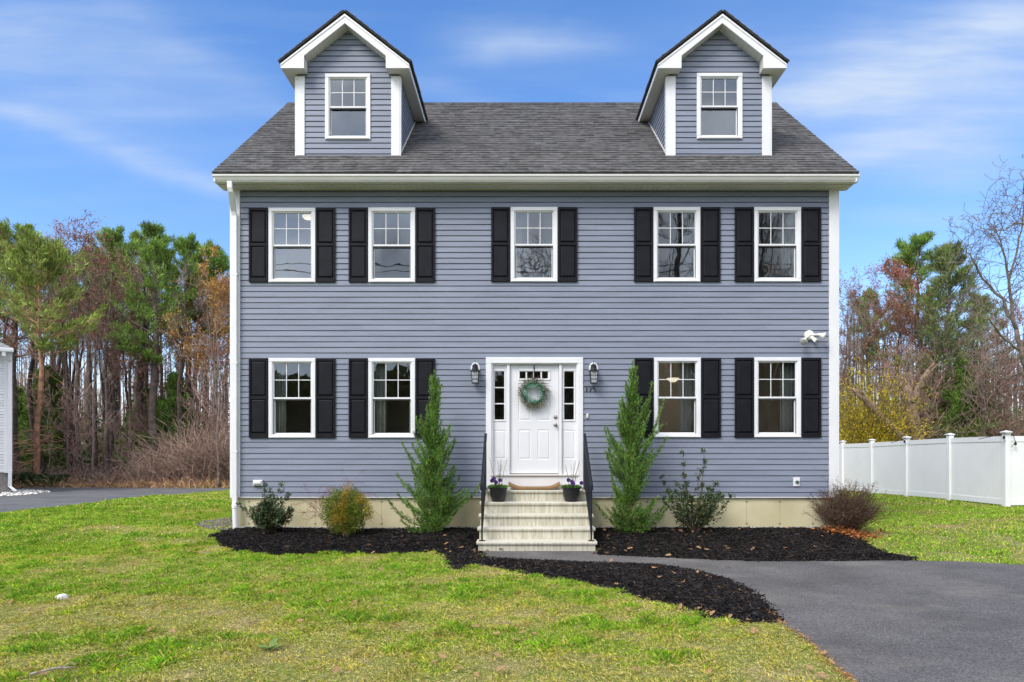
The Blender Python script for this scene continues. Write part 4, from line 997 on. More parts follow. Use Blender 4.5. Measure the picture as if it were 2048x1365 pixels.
# ================================================================== fence
FV = mat('white_fence_vinyl', (.88,.88,.885), .4, .02, 1.5)
fence = thing('vinyl_fence', 'tall white vinyl privacy fence with capped posts across the side lawn', 'fence', (12.36, 5.0, .2))
dl = [17.53, 19.83, 22.05, 24.25, 26.45, 28.65, 30.85]
path = [(12.36+.0*k, d+CY) for k, d in enumerate(dl)][::-1]+[(12.36+2.35*k, 5.03) for k in range(1, 4)]
for i, (x, y) in enumerate(path):
    zg = float(gz(x, y)); mb = MB(); w = .068; zt = zg+1.87; mb.box(x-w, x+w, y-w, y+w, zg-.1, zt); p = mb.build('post', FV, fence)
    mb = MB(); mb.box(x-w-.012, x+w+.012, y-w-.012, y+w+.012, zt+.001, zt+.02); mb.box(x-w-.03, x+w+.03, y-w-.03, y+w+.03, zt+.0205, zt+.038)
    a = w+.03; mb.add([(x-a,y-a,zt+.0385),(x+a,y-a,zt+.0385),(x+a,y+a,zt+.0385),(x-a,y+a,zt+.0385),(x,y,zt+.075)], [(0,1,4),(1,2,4),(2,3,4),(3,0,4),(3,2,1,0)]); mb.build('post_cap', FV, p)
for i in range(len(path)-1):
    (x0, y0), (x1, y1) = path[i], path[i+1]; ln = math.hypot(x1-x0, y1-y0); dx_, dy_ = (x1-x0)/ln, (y1-y0)/ln; s0, s1 = .07, ln-.07
    g0, g1 = float(gz(x0, y0)), float(gz(x1, y1))
    def bar(mb, a, b, ha, hb, t, o=0):
        V = []
        for s_ in (a, b):
            zg = g0+(g1-g0)*s_/ln
            for h in (ha, hb):
                for e in (-t, t): V.append((x0+dx_*s_-dy_*e, y0+dy_*s_+dx_*e, zg+h))
        mb.add(V, [(0,1,3,2),(4,6,7,5),(0,4,5,1),(2,3,7,6),(0,2,6,4),(1,5,7,3)])
    mb = MB(); nb = 13
    for k in range(nb): bar(mb, s0+(s1-s0)*k/nb+.003, s0+(s1-s0)*(k+1)/nb-.003, .17, 1.68, .018)
    bar(mb, s0, s1, .17, 1.68, .013); mb.build('panel', FV, fence)
    for ha, hb in ((.04, .18), (1.66, 1.80)): mb = MB(); bar(mb, s0, s1, ha, hb, .032); mb.build('rail', FV, fence)
for (x, y), sg, sl_ in ((path[6], 1, 'black string light cord with bulbs looped round the fence corner post'), (path[4], .7, 'short black string light cord on the third fence post from the house')):
    mb = MB()
    zt = float(gz(x, y))+1.87
    mb.tube([(x-.5*sg,y+.3,zt-.14),(x-.11,y-.09,zt-.02),(x+.10,y-.10,zt-.03),(x+.16*sg,y-.11,zt-.22),(x+.06,y-.10,zt-.36)], .008, 6)
    for q_ in ((x-.13,y-.1,zt-.10),(x+.15*sg,y-.12,zt-.26)): mb.lathe([(.004,-.05),(.028,-.03),(.03,0),(.015,.04)], q_, 10)
    mb.build('string_lights', IRON, label=sl_, cat='string lights', group='string lights on the fence posts')
# ================================================================== neighbour's house
nb = thing('neighbour_house', 'white clapboard house corner at the left edge beyond the drive', 'house', (PX(22.5, 12), 12, .15), rz=math.radians(38))
NY = 12.0; NX = PX(22.5, NY); zs = PZ(945, NY); ze = PZ(703, NY)
mb = MB(); siding(mb, (0,NY,0), (1,0,0), (0,-1,0), lambda z: (NX-11, NX-.02), zs, ze+.05, (), random.Random(2))
siding(mb, (NX,0,0), (0,1,0), (1,0,0), lambda z: (NY+.02, NY+7.8), zs, ze+.05, (), random.Random(2)); mb.build('wall', SIDW, nb)
mb = MB(); mb.box(NX-11, NX-.06, NY+.05, NY+7.8, -.2, zs+.005); mb.build('foundation', mat('grey_block', (.25,.23,.21), .9, .2, 5, bump=.3), nb)
mb = MB(); mb.bbox(NX-.2, NX+.005, NY-.034, NY+.02, zs-.02, ze+.06, .004); mb.box(NX+.0055, NX+.03, NY-.03, NY+.18, zs-.02, ze+.06); mb.build('corner_trim', TRIM, nb)
mb = MB(); xr = NX+.06; e0 = PZ(697, NY-.4)
mb.add([(NX-11.2,NY-.42,e0),(xr,NY-.42,e0),(xr,NY+8.2,e0),(NX-11.2,NY+8.2,e0),(NX-8.5,NY+3.9,e0+2.0),(xr-2.7,NY+3.9,e0+2.0),(NX-11.2,NY-.42,e0-.03),(xr,NY-.42,e0-.03),(xr,NY+8.2,e0-.03),(NX-11.2,NY+8.2,e0-.03)], [(0,1,5,4),(1,2,5),(2,3,4,5),(3,0,4),(0,6,7,1),(1,7,8,2),(2,8,9,3),(3,9,6,0),(6,9,8,7)]); mb.build('roof', mat('weathered_shingles', (.26,.25,.245), .9, .3, 9, bump=.5, bscale=30), nb)
mb = MB(); mb.bbox(NX-11.2, xr, NY-.50, NY-.37, PZ(704,NY-.45), PZ(696.5,NY-.45), .02); mb.build('gutter', WHITE, nb)
mb = MB(); mb.box(NX-11.2, xr-.02, NY-.365, NY-.02, PZ(704,NY-.3)+.0, PZ(704,NY-.3)+.05); mb.box(NX+.035, xr-.02, NY-.0195, NY+8, PZ(704,NY-.3), PZ(704,NY-.3)+.05); mb.build('soffit', SOFF, nb)
mb = MB(); xd = NX-.04; rect_path(mb, [(xr-.28,NY-.43,PZ(703,NY-.4)),(xr-.28,NY-.43,PZ(706,NY-.4)-.12),(xd,NY-.10,PZ(725,NY)),(xd,NY-.10,.35),(xd+.15,NY-.25,.2)], .11, .08); mb.build('downspout', WHITE, nb)
# ================================================================== vegetation
BARK = mat('grey_brown_bark', (.15,.115,.095), .9, .35, 6, bump=.6, bscale=25, tint=True)
TWIGM = mat('bare_twigs', (.25,.20,.16), .9, .2, 3, tint=True)
NEED = mat('pine_needles', (.165,.27,.04), .7, .35, 1.2, tint=True, trans=.15)
BUDS = mat('maple_buds', (.40,.17,.11), .8, .3, 2, tint=True, trans=.2)
def norm(v):
    l = math.sqrt(v[0]*v[0]+v[1]*v[1]+v[2]*v[2]) or 1; return (v[0]/l, v[1]/l, v[2]/l)
def grow(S, tips, p, d, L, r, lev, maxl, rng, wob=.22, trop=.12, prob=.75, ratio=.62, ang=(.5, 1.0), rmin=.008, nseg=4):
    st_ = L/nseg; R0 = r
    for i in range(nseg):
        d = norm((d[0]+rng.gauss(0, wob), d[1]+rng.gauss(0, wob), d[2]+rng.gauss(0, wob)+trop))
        q = (p[0]+d[0]*st_, p[1]+d[1]*st_, p[2]+d[2]*st_); r2 = max(rmin, R0*(1-.75*(i+1)/nseg))
        S.append((p, q, r, r2, lev))
        if lev < maxl and (i >= 1 or lev > 1):
            for _ in range(2 if rng.random() < prob*.45 else 1):
                if rng.random() < prob:
                    a = rng.uniform(*ang); ph = rng.uniform(0, 2*PI)
                    u = norm((d[1]-d[2]*.3, -d[0]+.01, d[0]*.3+.02)); w = (d[1]*u[2]-d[2]*u[1], d[2]*u[0]-d[0]*u[2], d[0]*u[1]-d[1]*u[0])
                    c, s = math.cos(a), math.sin(a); x, y = math.cos(ph)*s, math.sin(ph)*s
                    d2 = norm((d[0]*c+u[0]*x+w[0]*y, d[1]*c+u[1]*x+w[1]*y, d[2]*c+u[2]*x+w[2]*y))
                    grow(S, tips, q, d2, L*ratio*rng.uniform(.6, 1.15), max(rmin, r2*.62), lev+1, maxl, rng, wob, trop, prob, ratio, ang, rmin, nseg if lev < 2 else 3)
        p = q; r = r2
    tips.append((p, d))
def segs_mesh(name, S, m, rng, tintf=(.7, 1.4), hue=None, keep=None):
    A = np.array([s[0] for s in S]); B = np.array([s[1] for s in S]); ra = np.array([s[2] for s in S]); rb = np.array([s[3] for s in S])
    n = len(S); t = rng.uniform(*tintf, n)[:, None]*np.array([[1, 1, 1.]])*(1 if hue is None else np.array(hue))
    return polys(segpolys(A, B, ra, rb), 4, m, name, np.tile(t, (3, 1)))
def trunk_mesh(name, pts, rad, m, sides=9, tint=None):
    mb = MB(); mb.tube(pts, rad, sides, tint); return mb.mesh(name, m, True)
def bare_tree(seed, H, r0, h0=.4, spread=.35, maxl=4, buds=0, budc=(1,1,1), twigc=None, lean=(0, 0), prob=.75, trunkc=(1,1,1), nb=12, up=.15, rmin=.008):
    rng = random.Random(seed); nr = np.random.default_rng(seed); pts = []; rad = []; x = y = 0
    for i in range(13):
        t = i/12; pts.append((x+lean[0]*t*H, y+lean[1]*t*H, t*H-.15*(i == 0))); rad.append(max(.02, r0*(1-.85*t)*(1.25 if i == 0 else 1))); x += rng.gauss(0, .018*H*.35); y += rng.gauss(0, .018*H*.35)
    S = []; tips = []
    for k in range(nb):
        t = h0+(1-h0)*(k+rng.random())/nb*.97; i = min(11, int(t*12)); f = t*12-i
        p = tuple(pts[i][j]*(1-f)+pts[i+1][j]*f for j in range(3)); a = rng.uniform(0, 2*PI)
        d = norm((math.cos(a)*.8, math.sin(a)*.8, rng.uniform(.45, 1.1))); L = H*spread*(1.15-t*.75)*rng.uniform(.7, 1.15)
        grow(S, tips, p, d, L, max(.014, r0*(1-.85*t)*.45), 1, maxl, rng, trop=up, prob=prob, rmin=rmin)
    out = {'trunk': trunk_mesh('trunk', pts, rad, BARK, 8, trunkc), 'branches': segs_mesh('branches', S, TWIGM, nr, (.75, 1.3), twigc)}
    if buds:
        T = np.array([t[0] for t in tips]); D = np.array([t[1] for t in tips]); rep = buds
        C = np.repeat(T, rep, 0)+nr.normal(0, .10, (len(T)*rep, 3)); DD = np.repeat(D, rep, 0)+nr.normal(0, .5, (len(T)*rep, 3)); n = len(C)
        out['crown'] = polys(leafpolys(C, DD, nr.uniform(.06, .13, n), nr.uniform(.03, .06, n), nr), 4, BUDS, 'crown', nr.uniform(.5, 1.6, (n, 1))*np.array([budc]))
    return out
def pine(seed, H, r0, h0=.4, Lm=.24, col=(1,1,1), dens=1.0, trunkc=(1,1,1), prof='white', droop=0., dead=0):
    rng = random.Random(seed); nr = np.random.default_rng(seed); pts = []; rad = []; x = y = 0
    for i in range(13):
        t = i/12; pts.append((x, y, t*H-.15*(i == 0))); rad.append(max(.02, r0*(1-.9*t)*(1.2 if i == 0 else 1))); x += rng.gauss(0, .006*H); y += rng.gauss(0, .006*H)
    S = []; TP = []; TD = []
    h = h0*H; step = .036*H
    while h < H*.985:
        t = (h/H-h0)/(1-h0); i = min(11, int(h/H*12)); f = h/H*12-i; p = tuple(pts[i][j]*(1-f)+pts[i+1][j]*f for j in range(3))
        w = (min(1, .45+t*2.2)*(1-t)**.62+.05) if prof == 'white' else ((1-t)**.8+.06)
        for b in range(rng.choice((3, 4, 5))):
            if rng.random() < .12: continue
            L = H*Lm*w*rng.uniform(.55, 1.25); a = rng.uniform(0, 2*PI); el = .12+.75*t+rng.gauss(0, .12)-droop*(1-t)
            d = norm((math.cos(a), math.sin(a), el)); q = p; n = 5; rr_ = max(.012, r0*.22*(1-t*.7)); st_ = L/n
            for s in range(n):
                d = norm((d[0]+rng.gauss(0, .12), d[1]+rng.gauss(0, .12), d[2]+.07+rng.gauss(0, .06))); e = (q[0]+d[0]*st_, q[1]+d[1]*st_, q[2]+d[2]*st_)
                S.append((q, e, rr_*(1-.17*s), rr_*(1-.17*(s+1)), 1))
                if s >= 1:
                    for _ in range(3 if s > 2 else 2):
                        a2 = rng.choice((-1, 1))*rng.uniform(.5, 1.2); c, sn = math.cos(a2), math.sin(a2)
                        d2 = norm((d[0]*c-d[1]*sn, d[0]*sn+d[1]*c, d[2]+rng.uniform(0, .45))); l2 = L*.24*rng.uniform(.5, 1.2); g_ = (e[0]+d2[0]*l2, e[1]+d2[1]*l2, e[2]+d2[2]*l2)
                        S.append((e, g_, .014, .008, 2))
                        for u in (.45, .8, 1.05):
                            TP.append((e[0]+d2[0]*l2*u, e[1]+d2[1]*l2*u, e[2]+d2[2]*l2*u)); TD.append((d2[0], d2[1], d2[2]+.35))
                q = e
            TP.append(q); TD.append((d[0], d[1], d[2]+.3))
        h += step*rng.uniform(.7, 1.3)*(.45+.5*(1-t))
    TP.append(pts[-1]); TD.append((0, 0, 1))
    for k in range(dead):
        t = rng.uniform(.08, h0); i = min(11, int(t*12)); f = t*12-i; p = tuple(pts[i][j]*(1-f)+pts[i+1][j]*f for j in range(3)); a = rng.uniform(0, 2*PI)
        grow(S, [], p, norm((math.cos(a), math.sin(a), rng.uniform(-.1, .35))), H*rng.uniform(.08, .18), .025, 3, 4, rng, trop=-.03, prob=.5)
    T = np.array(TP); D = np.array(TD); rep = max(3, int(9*dens))
    C = np.repeat(T, rep, 0)+nr.normal(0, .07, (len(T)*rep, 3)); DD = np.repeat(D, rep, 0)+nr.normal(0, .55, (len(T)*rep, 3)); n = len(C)
    cl = np.repeat(nr.uniform(.5, 1.75, (len(T), 1)), rep, 0)
    tn = cl*nr.uniform(.75, 1.3, (n, 1))*np.array([col])
    return {'trunk': trunk_mesh('trunk', pts, rad, BARK, 8, trunkc), 'branches': segs_mesh('branches', S, TWIGM, nr, (.5, 1.0), trunkc), 'crown': polys(leafpolys(C, DD, nr.uniform(.13, .27, n), nr.uniform(.022, .038, n), nr), 4, NEED, 'crown', tn)}
def place(meshes, name, label, cat, px, d, top=None, H=None, group=None, rz=None, sxy=1, base=None):
    y = d+CY; x = (px-VX)/F*d if base is None else base; zg = float(gz(x, y)); Hn = ZC+(VY-top)/F*d-zg
    k = Hn/H; o = thing(name, label, cat, (x, y, zg-.05), group, R.uniform(0, 6) if rz is None else rz); o.scale = (k*sxy, k*sxy, k)
    for nm_, me in meshes.items(): link(nm_, me, o, local=True)
    return o
# prototypes (mesh data shared by copies)
pA = pine(1, 12, .24, .52, .18); pB = pine(2, 12, .22, .46, .18, dens=1.1); pC = pine(3, 12, .26, .50, .22, col=(1.1,1.0,.8)); pD = pine(4, 12, .2, .62, .15, col=(.9,1,1))
pOr = pine(5, 10, .15, .56, .27, col=(1.35,1.08,1.3), trunkc=(2.7,1.85,1.35), dens=1.0, dead=26)
pY = pine(6, 5, .09, .05, .30, col=(.8,.85,.9), prof='cone', dens=.8)
pG = pine(7, 11, .2, .16, .27, col=(.95,.75,1.4), prof='cone', dens=.7, droop=.25)
mRed = bare_tree(11, 10, .14, .35, .30, 5, buds=3, budc=(1,.85,.9), twigc=(1.15,.92,.88), prob=.72)
mOr = bare_tree(12, 9, .12, .30, .30, 5, buds=3, budc=(1.15,1.5,.5), twigc=(1.3,1.0,.8), up=.22, prob=.72)
mPur = bare_tree(13, 10, .13, .35, .30, 5, buds=2, budc=(.80,.72,.75), twigc=(1.12,.95,.92), prob=.74)
tA = bare_tree(21, 11, .15, .5, .20, 4, trunkc=(.75,.7,.7)); tB = bare_tree(22, 11, .12, .55, .18, 4, trunkc=(.6,.55,.55)); tC = bare_tree(23, 10, .10, .35, .20, 4, trunkc=(1.4,1.4,1.4), twigc=(1.2,1.2,1.2)); tD = bare_tree(24, 11, .17, .62, .18, 3, trunkc=(.5,.45,.45))
sap = bare_tree(25, 4.5, .035, .15, .32, 4, twigc=(1.25,1.0,1.0), prob=.7, rmin=.006)
# --- woods on the left
woods = 'trees in the woods behind the house'
for a in [
 (pC, 12, 34, 33, 458, 'tall pine with a loose top, far left beyond the neighbour roof'),
 (pA, 12, 230, 36, 468, 'dark green pine behind the reddish maple tops, between the orange trunk and the tallest pine'),
 (pB, 12, 318, 31.5, 452, 'tallest dark green pine left of the house, full crown down to half its height'),
 (pA, 12, 378, 34.5, 484, 'green pine just right of the tallest pine left of the house'),
 (pD, 12, 436, 35, 498, 'pine with a thin top closest to the left wall of the house'),
 (pD, 12, 178, 41, 505, 'small pale pine top poking between red maples left of the house'),
 (pC, 12, 272, 41, 480, 'pine half hidden behind and left of the tallest pine'),
 (pD, 12, 110, 40, 500, 'slim pine behind the orange trunked pine')]:
    place(a[0], 'pine_tree', a[5], 'pine tree', a[2], a[3], a[4], a[1], woods)
place(pOr, 'pine_tree', 'nearer red pine with an orange bark trunk and dead lower branches, left of the house', 'pine tree', 76, 29, 498, 10, woods, rz=.6)
for me, H, px, d, top, lab in [
 (mRed, 10, 8, 32, 508, 'orange red budding maple at the far left edge above the neighbour roof'),
 (mPur, 10, 155, 32, 512, 'purple red budding maple right of the orange pine trunk'),
 (mPur, 10, 215, 32, 545, 'dull red maple left of the tallest pine'),
 (mRed, 10, 120, 36, 535, 'brick red maple crown behind the orange trunked pine'),
 (mOr, 9, 428, 31, 560, 'amber budding maple with upswept twigs beside the left house wall'),
 (mOr, 9, 385, 34, 590, 'rusty orange maple crown between the tallest pine and the house'),
 (mPur, 10, 262, 33, 620, 'greyish pink maple in front of the tallest pine'),
 (mRed, 10, 455, 33, 600, 'reddish maple partly hidden by the left house wall')]:
    place(me, 'maple_tree', lab, 'maple tree', px, d, top, H, woods)
place(tC, 'bare_tree', 'pale grey leafless tree in front of the woods, right of the orange pine trunk', 'bare tree', 190, 29, 690, 10, woods)
place(tC, 'bare_tree', 'pale leafless tree with wide branches beside the left house wall', 'bare tree', 437, 28.5, 640, 10, woods)
for i in range(38):
    px = R.uniform(60, 520); d = R.uniform(31, 44); me, H = R.choice([(tA, 11), (tB, 11), (tD, 11), (tD, 11)]); top = R.uniform(520, 640)
    place(me, 'bare_tree', 'dark slender leafless trunk among many in the woods left of the house', 'bare tree', px, d, top, H, 'dark trunks in the woods left of the house')
for i in range(6):
    place(pY, 'young_evergreen', 'low dark evergreen in the shade under the woods left of the house', 'evergreen', R.uniform(20, 470), R.uniform(32, 38), R.uniform(740, 830), 5, 'young evergreens under the woods on the left')
for i in range(16):
    place(sap, 'bare_sapling', 'thin leafless sapling at the front of the woods left of the house', 'sapling', R.uniform(90, 480), R.uniform(29, 33), R.uniform(760, 850), 4.5, 'saplings in front of the woods on the left', sxy=1.2)
# behind the house (hidden, keeps the wood continuous)
for i in range(9):
    px = R.choice((R.uniform(500, 760), R.uniform(1400, 1620))); me = R.choice((pA, pD, mOr, mPur)); pn_ = me in (pA, pD)
    place(me, 'pine_tree' if pn_ else 'maple_tree', ('pine' if pn_ else 'budding maple')+' in the woods behind the house, hidden by it', 'pine tree' if pn_ else 'maple tree', px, R.uniform(33, 40), R.uniform(500, 580), 12 if pn_ else 10, ('pines' if pn_ else 'maples')+' hidden behind the house')
for i in range(26):
    px = R.choice((R.uniform(500, 820), R.uniform(1350, 1640), R.uniform(800, 1350))); place(R.choice((tA, tB)), 'bare_tree', 'leafless tree in the woods behind the house, hidden by it', 'bare tree', px, R.uniform(36, 44), R.uniform(600, 660), 11, 'trees hidden behind the house')
# --- woods on the right
gr = 'trees behind the white fence'
place(pG, 'pine_tree', 'grey green pine with open sweeping boughs behind the white fence', 'pine tree', 1900, 31.5, 490, 11, gr, rz=1.0)
place(pB, 'pine_tree', 'dark green pine top rising behind the brown maple, right of the house', 'pine tree', 1845, 35, 476, 12, gr)
place(pD, 'pine_tree', 'small narrow pine top nearest the right house wall', 'pine tree', 1735, 38, 585, 12, gr)
place(pG, 'pine_tree', 'thinner grey green pine farther right behind the fence', 'pine tree', 1950, 38, 590, 11, gr, rz=3)
place(pY, 'young_evergreen', 'bright green young evergreen low behind the fence, right of the broken trunks', 'evergreen', 1930, 31, 725, 5, gr)
place(pY, 'young_evergreen', 'shaded young evergreen behind the broken trunk', 'evergreen', 1858, 34, 740, 5, gr)
for me, H, px, d, top, lab in [
 (mRed, 10, 1795, 34, 560, 'brick red budding maple in the middle of the trees right of the house'),
 (mPur, 10, 1845, 33, 640, 'brownish maple in front of the dark pine behind the fence'),
 (mPur, 10, 1700, 34, 600, 'mauve leafless maple close to the right house wall'),
 (mPur, 10, 1765, 34, 630, 'greyish maple behind the yellow forsythia'),
 (mPur, 10, 2010, 31, 650, 'pinkish brown maple at the right edge below the big bare tree')]:
    place(me, 'maple_tree', lab, 'maple tree', px, d, top, H, gr)
for i in range(26):
    me, H = R.choice([(tA, 11), (tB, 11), (tC, 10), (tB, 11)])
    place(me, 'bare_tree', 'thin leafless trunk among many behind the white fence', 'bare tree', R.uniform(1640, 2120), R.uniform(31, 42), R.uniform(600, 700), H, 'thin trunks behind the white fence')
for i in range(14):
    place(sap, 'bare_sapling', 'thin leafless sapling close behind the white fence', 'sapling', R.uniform(1690, 2090), R.uniform(28, 32), R.uniform(700, 800), 4.5, 'saplings behind the white fence', sxy=1.2)
# big bare tree at the right edge
def limb_tree():
    d0 = 25.0; W = lambda px, py, dd=0: P(px, py, d0+dd+CY); rng = random.Random(77); nr = np.random.default_rng(77)
    base = W(2092, 960); o = thing('bare_tree', 'big rough leafless tree leaning in from the right edge with crooked limbs', 'bare tree', (base[0], base[1], .05), gr)
    mb = MB(); S = []; tips = []; RK = .62
    limbs = [([W(2092,985),W(2080,860),W(2062,760),W(2040,705),W(2033,660)], [.24,.20,.17,.15,.12]),
             ([W(2033,660),W(2010,610,.3),W(1985,575,.5),W(1955,545,.4),W(1940,510,.3),W(1930,490,.2)], [.10,.085,.07,.05,.035,.02]),
             ([W(2040,700),W(2020,690,-.3),W(1995,660,-.6),W(1978,640,-.9),W(1950,630,-1)], [.08,.06,.05,.035,.02]),
             ([W(2033,660),W(2022,610),W(2018,560,-.2),W(2008,520,-.3),W(2002,480,-.4),W(1990,450,-.4)], [.11,.09,.07,.05,.035,.02]),
             ([W(2018,560),W(2035,500,.3),W(2046,440,.5),W(2052,400,.6)], [.07,.05,.035,.02]),
             ([W(2040,700),W(2062,640,.3),W(2075,560,.5),W(2070,480,.5),W(2056,400,.3),W(2040,345,.1)], [.12,.10,.08,.06,.04,.018]),
             ([W(2040,745),W(2015,760,.6),W(1985,748,.9),W(1965,775,1.1)], [.06,.045,.03,.018]), ([W(2055,450,.3),W(2030,450,0),W(2000,462,-.2),W(1975,470,-.3)], [.05,.04,.03,.015])]
    for k, (pts, rad) in enumerate(limbs):
        rad = [r_0*RK for r_0 in rad]
        fine = []; fr = []
        for i in range(len(pts)-1):
            for j in range(3):
                t = j/3; a, b = Vector(pts[i]), Vector(pts[i+1]); fine.append(tuple(a.lerp(b, t)+Vector((rng.gauss(0,.03), rng.gauss(0,.03), rng.gauss(0,.03)))*(1 if i+j else 0))); fr.append(rad[i]*(1-t)+rad[i+1]*t)
        fine.append(pts[-1]); fr.append(rad[-1]); mb.tube(fine, fr, 8, (1.1,1.1,1.05))
        if k == 0: continue
        for i in range(2, len(fine)):
            for _ in range(2):
                if rng.random() > .85: continue
                a = Vector(fine[i]); dd = (a-Vector(fine[i-1])).normalized(); dv = norm((dd.x+rng.gauss(0, .8), dd.y+rng.gauss(0, .8), dd.z+rng.gauss(0, .8)))
                grow(S, tips, tuple(a), dv, rng.uniform(.7, 1.5), max(.012, fr[i]*.4), 1, 3, rng, wob=.33, trop=.03, prob=.62, rmin=.0075, ang=(.5, 1.2))
    mb.build('trunk', BARK, o, smooth=True); link('branches', segs_mesh('branches', S, TWIGM, nr, (.5, .95), (.95,.95,.95)), o)
limb_tree()
# broken trunks
def broken(name, label, pts, rad, seed, dd):
    rng = random.Random(seed); P_ = [P(a, b, dd+CY+c) for a, b, c in pts]; base = P_[0]
    mb = MB(); fine = []; fr = []
    for i in range(len(P_)-1):
        for j in range(4):
            t = j/4; fine.append(tuple(Vector(P_[i]).lerp(Vector(P_[i+1]), t)+Vector((rng.gauss(0,.03),rng.gauss(0,.03),0)))); fr.append((rad[i]*(1-t)+rad[i+1]*t)*rng.uniform(.85, 1.15))
    fine.append(P_[-1]); fr.append(rad[-1]*.6); mb.tube(fine, fr, 11, (1,1,1))
    e = Vector(P_[-1]); dv = (e-Vector(P_[-2])).normalized()
    for k in range(7):
        off = Vector((rng.gauss(0,.08), rng.gauss(0,.08), rng.gauss(0,.03))); mb.tube([e-dv*.15+off, e+dv*rng.uniform(.1, .35)+off*1.2], [.05, .006], 4, (1.5,1.4,1.3))
    return mb
DEADW = mat('dead_wood', (.22,.15,.10), .9, .5, 7, bump=1, bscale=18, tint=True, stretch=(3,3,.6))
o = thing('broken_tree', 'split dead trunk with a bare hooked limb standing behind the fence', 'dead tree', (P(1825,880,17.5)[0], 17.5, .07), 'broken dead trunks behind the fence')
mb = broken('', '', [(1833,925,0),(1826,850,0),(1820,800,0),(1812,772,.1)], [.30,.25,.23,.17], 3, 28.0); mb.build('trunk', DEADW, o, smooth=True)
mb = broken('', '', [(1822,805,-.1),(1838,775,-.2),(1850,752,-.3),(1866,735,-.3)], [.18,.14,.12,.09], 4, 28.0); mb.build('limb', DEADW, o, smooth=True)
mb = broken('', '', [(1822,900,-.1),(1795,868,-.3),(1760,835,-.5),(1735,805,-.6),(1712,785,-.6)], [.20,.20,.18,.15,.10], 5, 27.9); mb.build('broken_tree', DEADW, smooth=True, label='snapped dead trunk leaning left in front of the yellow forsythia', cat='dead tree', group='broken dead trunks behind the fence')
# forsythia
nr = np.random.default_rng(30); rng = random.Random(30); S = []; tips = []
fx, fy, fz = P(1735, 900, 15.9); fz = .05
for k in range(560):
    a = rng.uniform(0, 2*PI); sp = rng.uniform(.1, 1.0); p = (fx+rng.gauss(0,.2), fy+rng.gauss(0,.2), fz); d = norm((math.cos(a)*sp*.45, math.sin(a)*sp*.45, 1)); L = rng.uniform(2.8, 5.4)*(1.1-.45*sp); n = 8
    for i in range(n):
        q = (p[0]+d[0]*L/n, p[1]+d[1]*L/n, p[2]+d[2]*L/n); S.append((p, q, .009, .007, 1)); 
        if i > 2: tips.append((q, d))
        d = norm((d[0]+math.cos(a)*.10*sp+rng.gauss(0,.07), d[1]+math.sin(a)*.10*sp+rng.gauss(0,.07), d[2]-.12*sp)); p = q
fo = thing('forsythia', 'yellow blooming forsythia bush behind the fence beside the house', 'bush', (fx, fy, .05))
link('twigs', segs_mesh('twigs', S, mat('forsythia_twig', (.20,.16,.05), .8, .2, 3, tint=True), nr, (.6, 1.3)), fo)
T = np.array([t[0] for t in tips]); D = np.array([t[1] for t in tips]); rep = 7; n = len(T)*rep; C = np.repeat(T, rep, 0)+nr.normal(0, .08, (n, 3)); DD = np.repeat(D, rep, 0)+nr.normal(0, .6, (n, 3))
link('flowers', polys(leafpolys(C, DD, nr.uniform(.07, .15, n), nr.uniform(.018, .035, n), nr), 4, mat('forsythia_bloom', (.85,.62,.03), .7, .2, 2, tint=True, trans=.3), 'flowers', nr.uniform(.35, 1.3, (n, 1))*np.where(nr.random((n, 1)) < .3, np.array([[.6,.8,1]]), np.array([[1,1,1.]]))), fo)
# brush (uncountable undergrowth)
def brush(name, label, spots, hrange, seed, hue, wide=.8, stems=12):
    rng = random.Random(seed); nr = np.random.default_rng(seed); S = []
    for (x, y, hk) in spots:
        zg = float(gz(x, y)); hh = rng.uniform(*hrange)*hk
        for k in range(stems):
            a = rng.uniform(0, 2*PI); sp = rng.uniform(.1, wide); p = (x+rng.gauss(0,.3), y+rng.gauss(0,.3), zg); d = norm((math.cos(a)*sp, math.sin(a)*sp, 1)); L = hh*rng.uniform(.6, 1.25); n = 5
            for i in range(n):
                q = (p[0]+d[0]*L/n, p[1]+d[1]*L/n, max(zg+.02, p[2]+d[2]*L/n)); S.append((p, q, .011-.001*i, .010-.001*i, 1))
                if i and rng.random() < .85:
                    e = norm((d[0]+rng.gauss(0,.8), d[1]+rng.gauss(0,.8), d[2]+rng.gauss(0,.4))); l = L*.25*rng.uniform(.4, 1.2); S.append((q, (q[0]+e[0]*l, q[1]+e[1]*l, q[2]+e[2]*l), .008, .006, 2))
                d = norm((d[0]+rng.gauss(0,.22), d[1]+rng.gauss(0,.22), d[2]-.16*sp+rng.gauss(0,.08))); p = q
    return link(name, segs_mesh(name, S, TWIGM, nr, (.55, 1.9), hue), kind='stuff', label=label, cat='undergrowth')
def spots(n, x0, x1, d0, d1, hf, seed):
    r = random.Random(seed); o = []
    for _ in range(n):
        d = d0+(d1-d0)*r.random()**1.4; px = r.uniform(x0, x1); o.append(((px-VX)/F*d, d+CY, hf(px)))
    return o
brush('brush', 'tangled mauve brown leafless brush along the front of the woods left of the house', spots(720, -20, 800, 29, 33, lambda p: .45+1.15*float(sst(230, 400, p))+.12*math.sin(p*.05), 1), (1.0, 1.7), 41, (1.15,.98,.92), stems=11)
brush('brush', 'low straw coloured weeds and twigs at the edge beyond the neighbour drive', spots(240, 20, 480, 28.6, 29.8, lambda p: .5, 2), (.4, .9), 42, (2.0,1.55,1.0), wide=1.4)
brush('brush', 'tangled brown leafless brush behind the white fence', spots(680, 1420, 2130, 30.5, 35, lambda p: 1+.15*math.sin(p*.06), 3), (1.8, 3.0), 43, (1.05,.95,.85), stems=11)
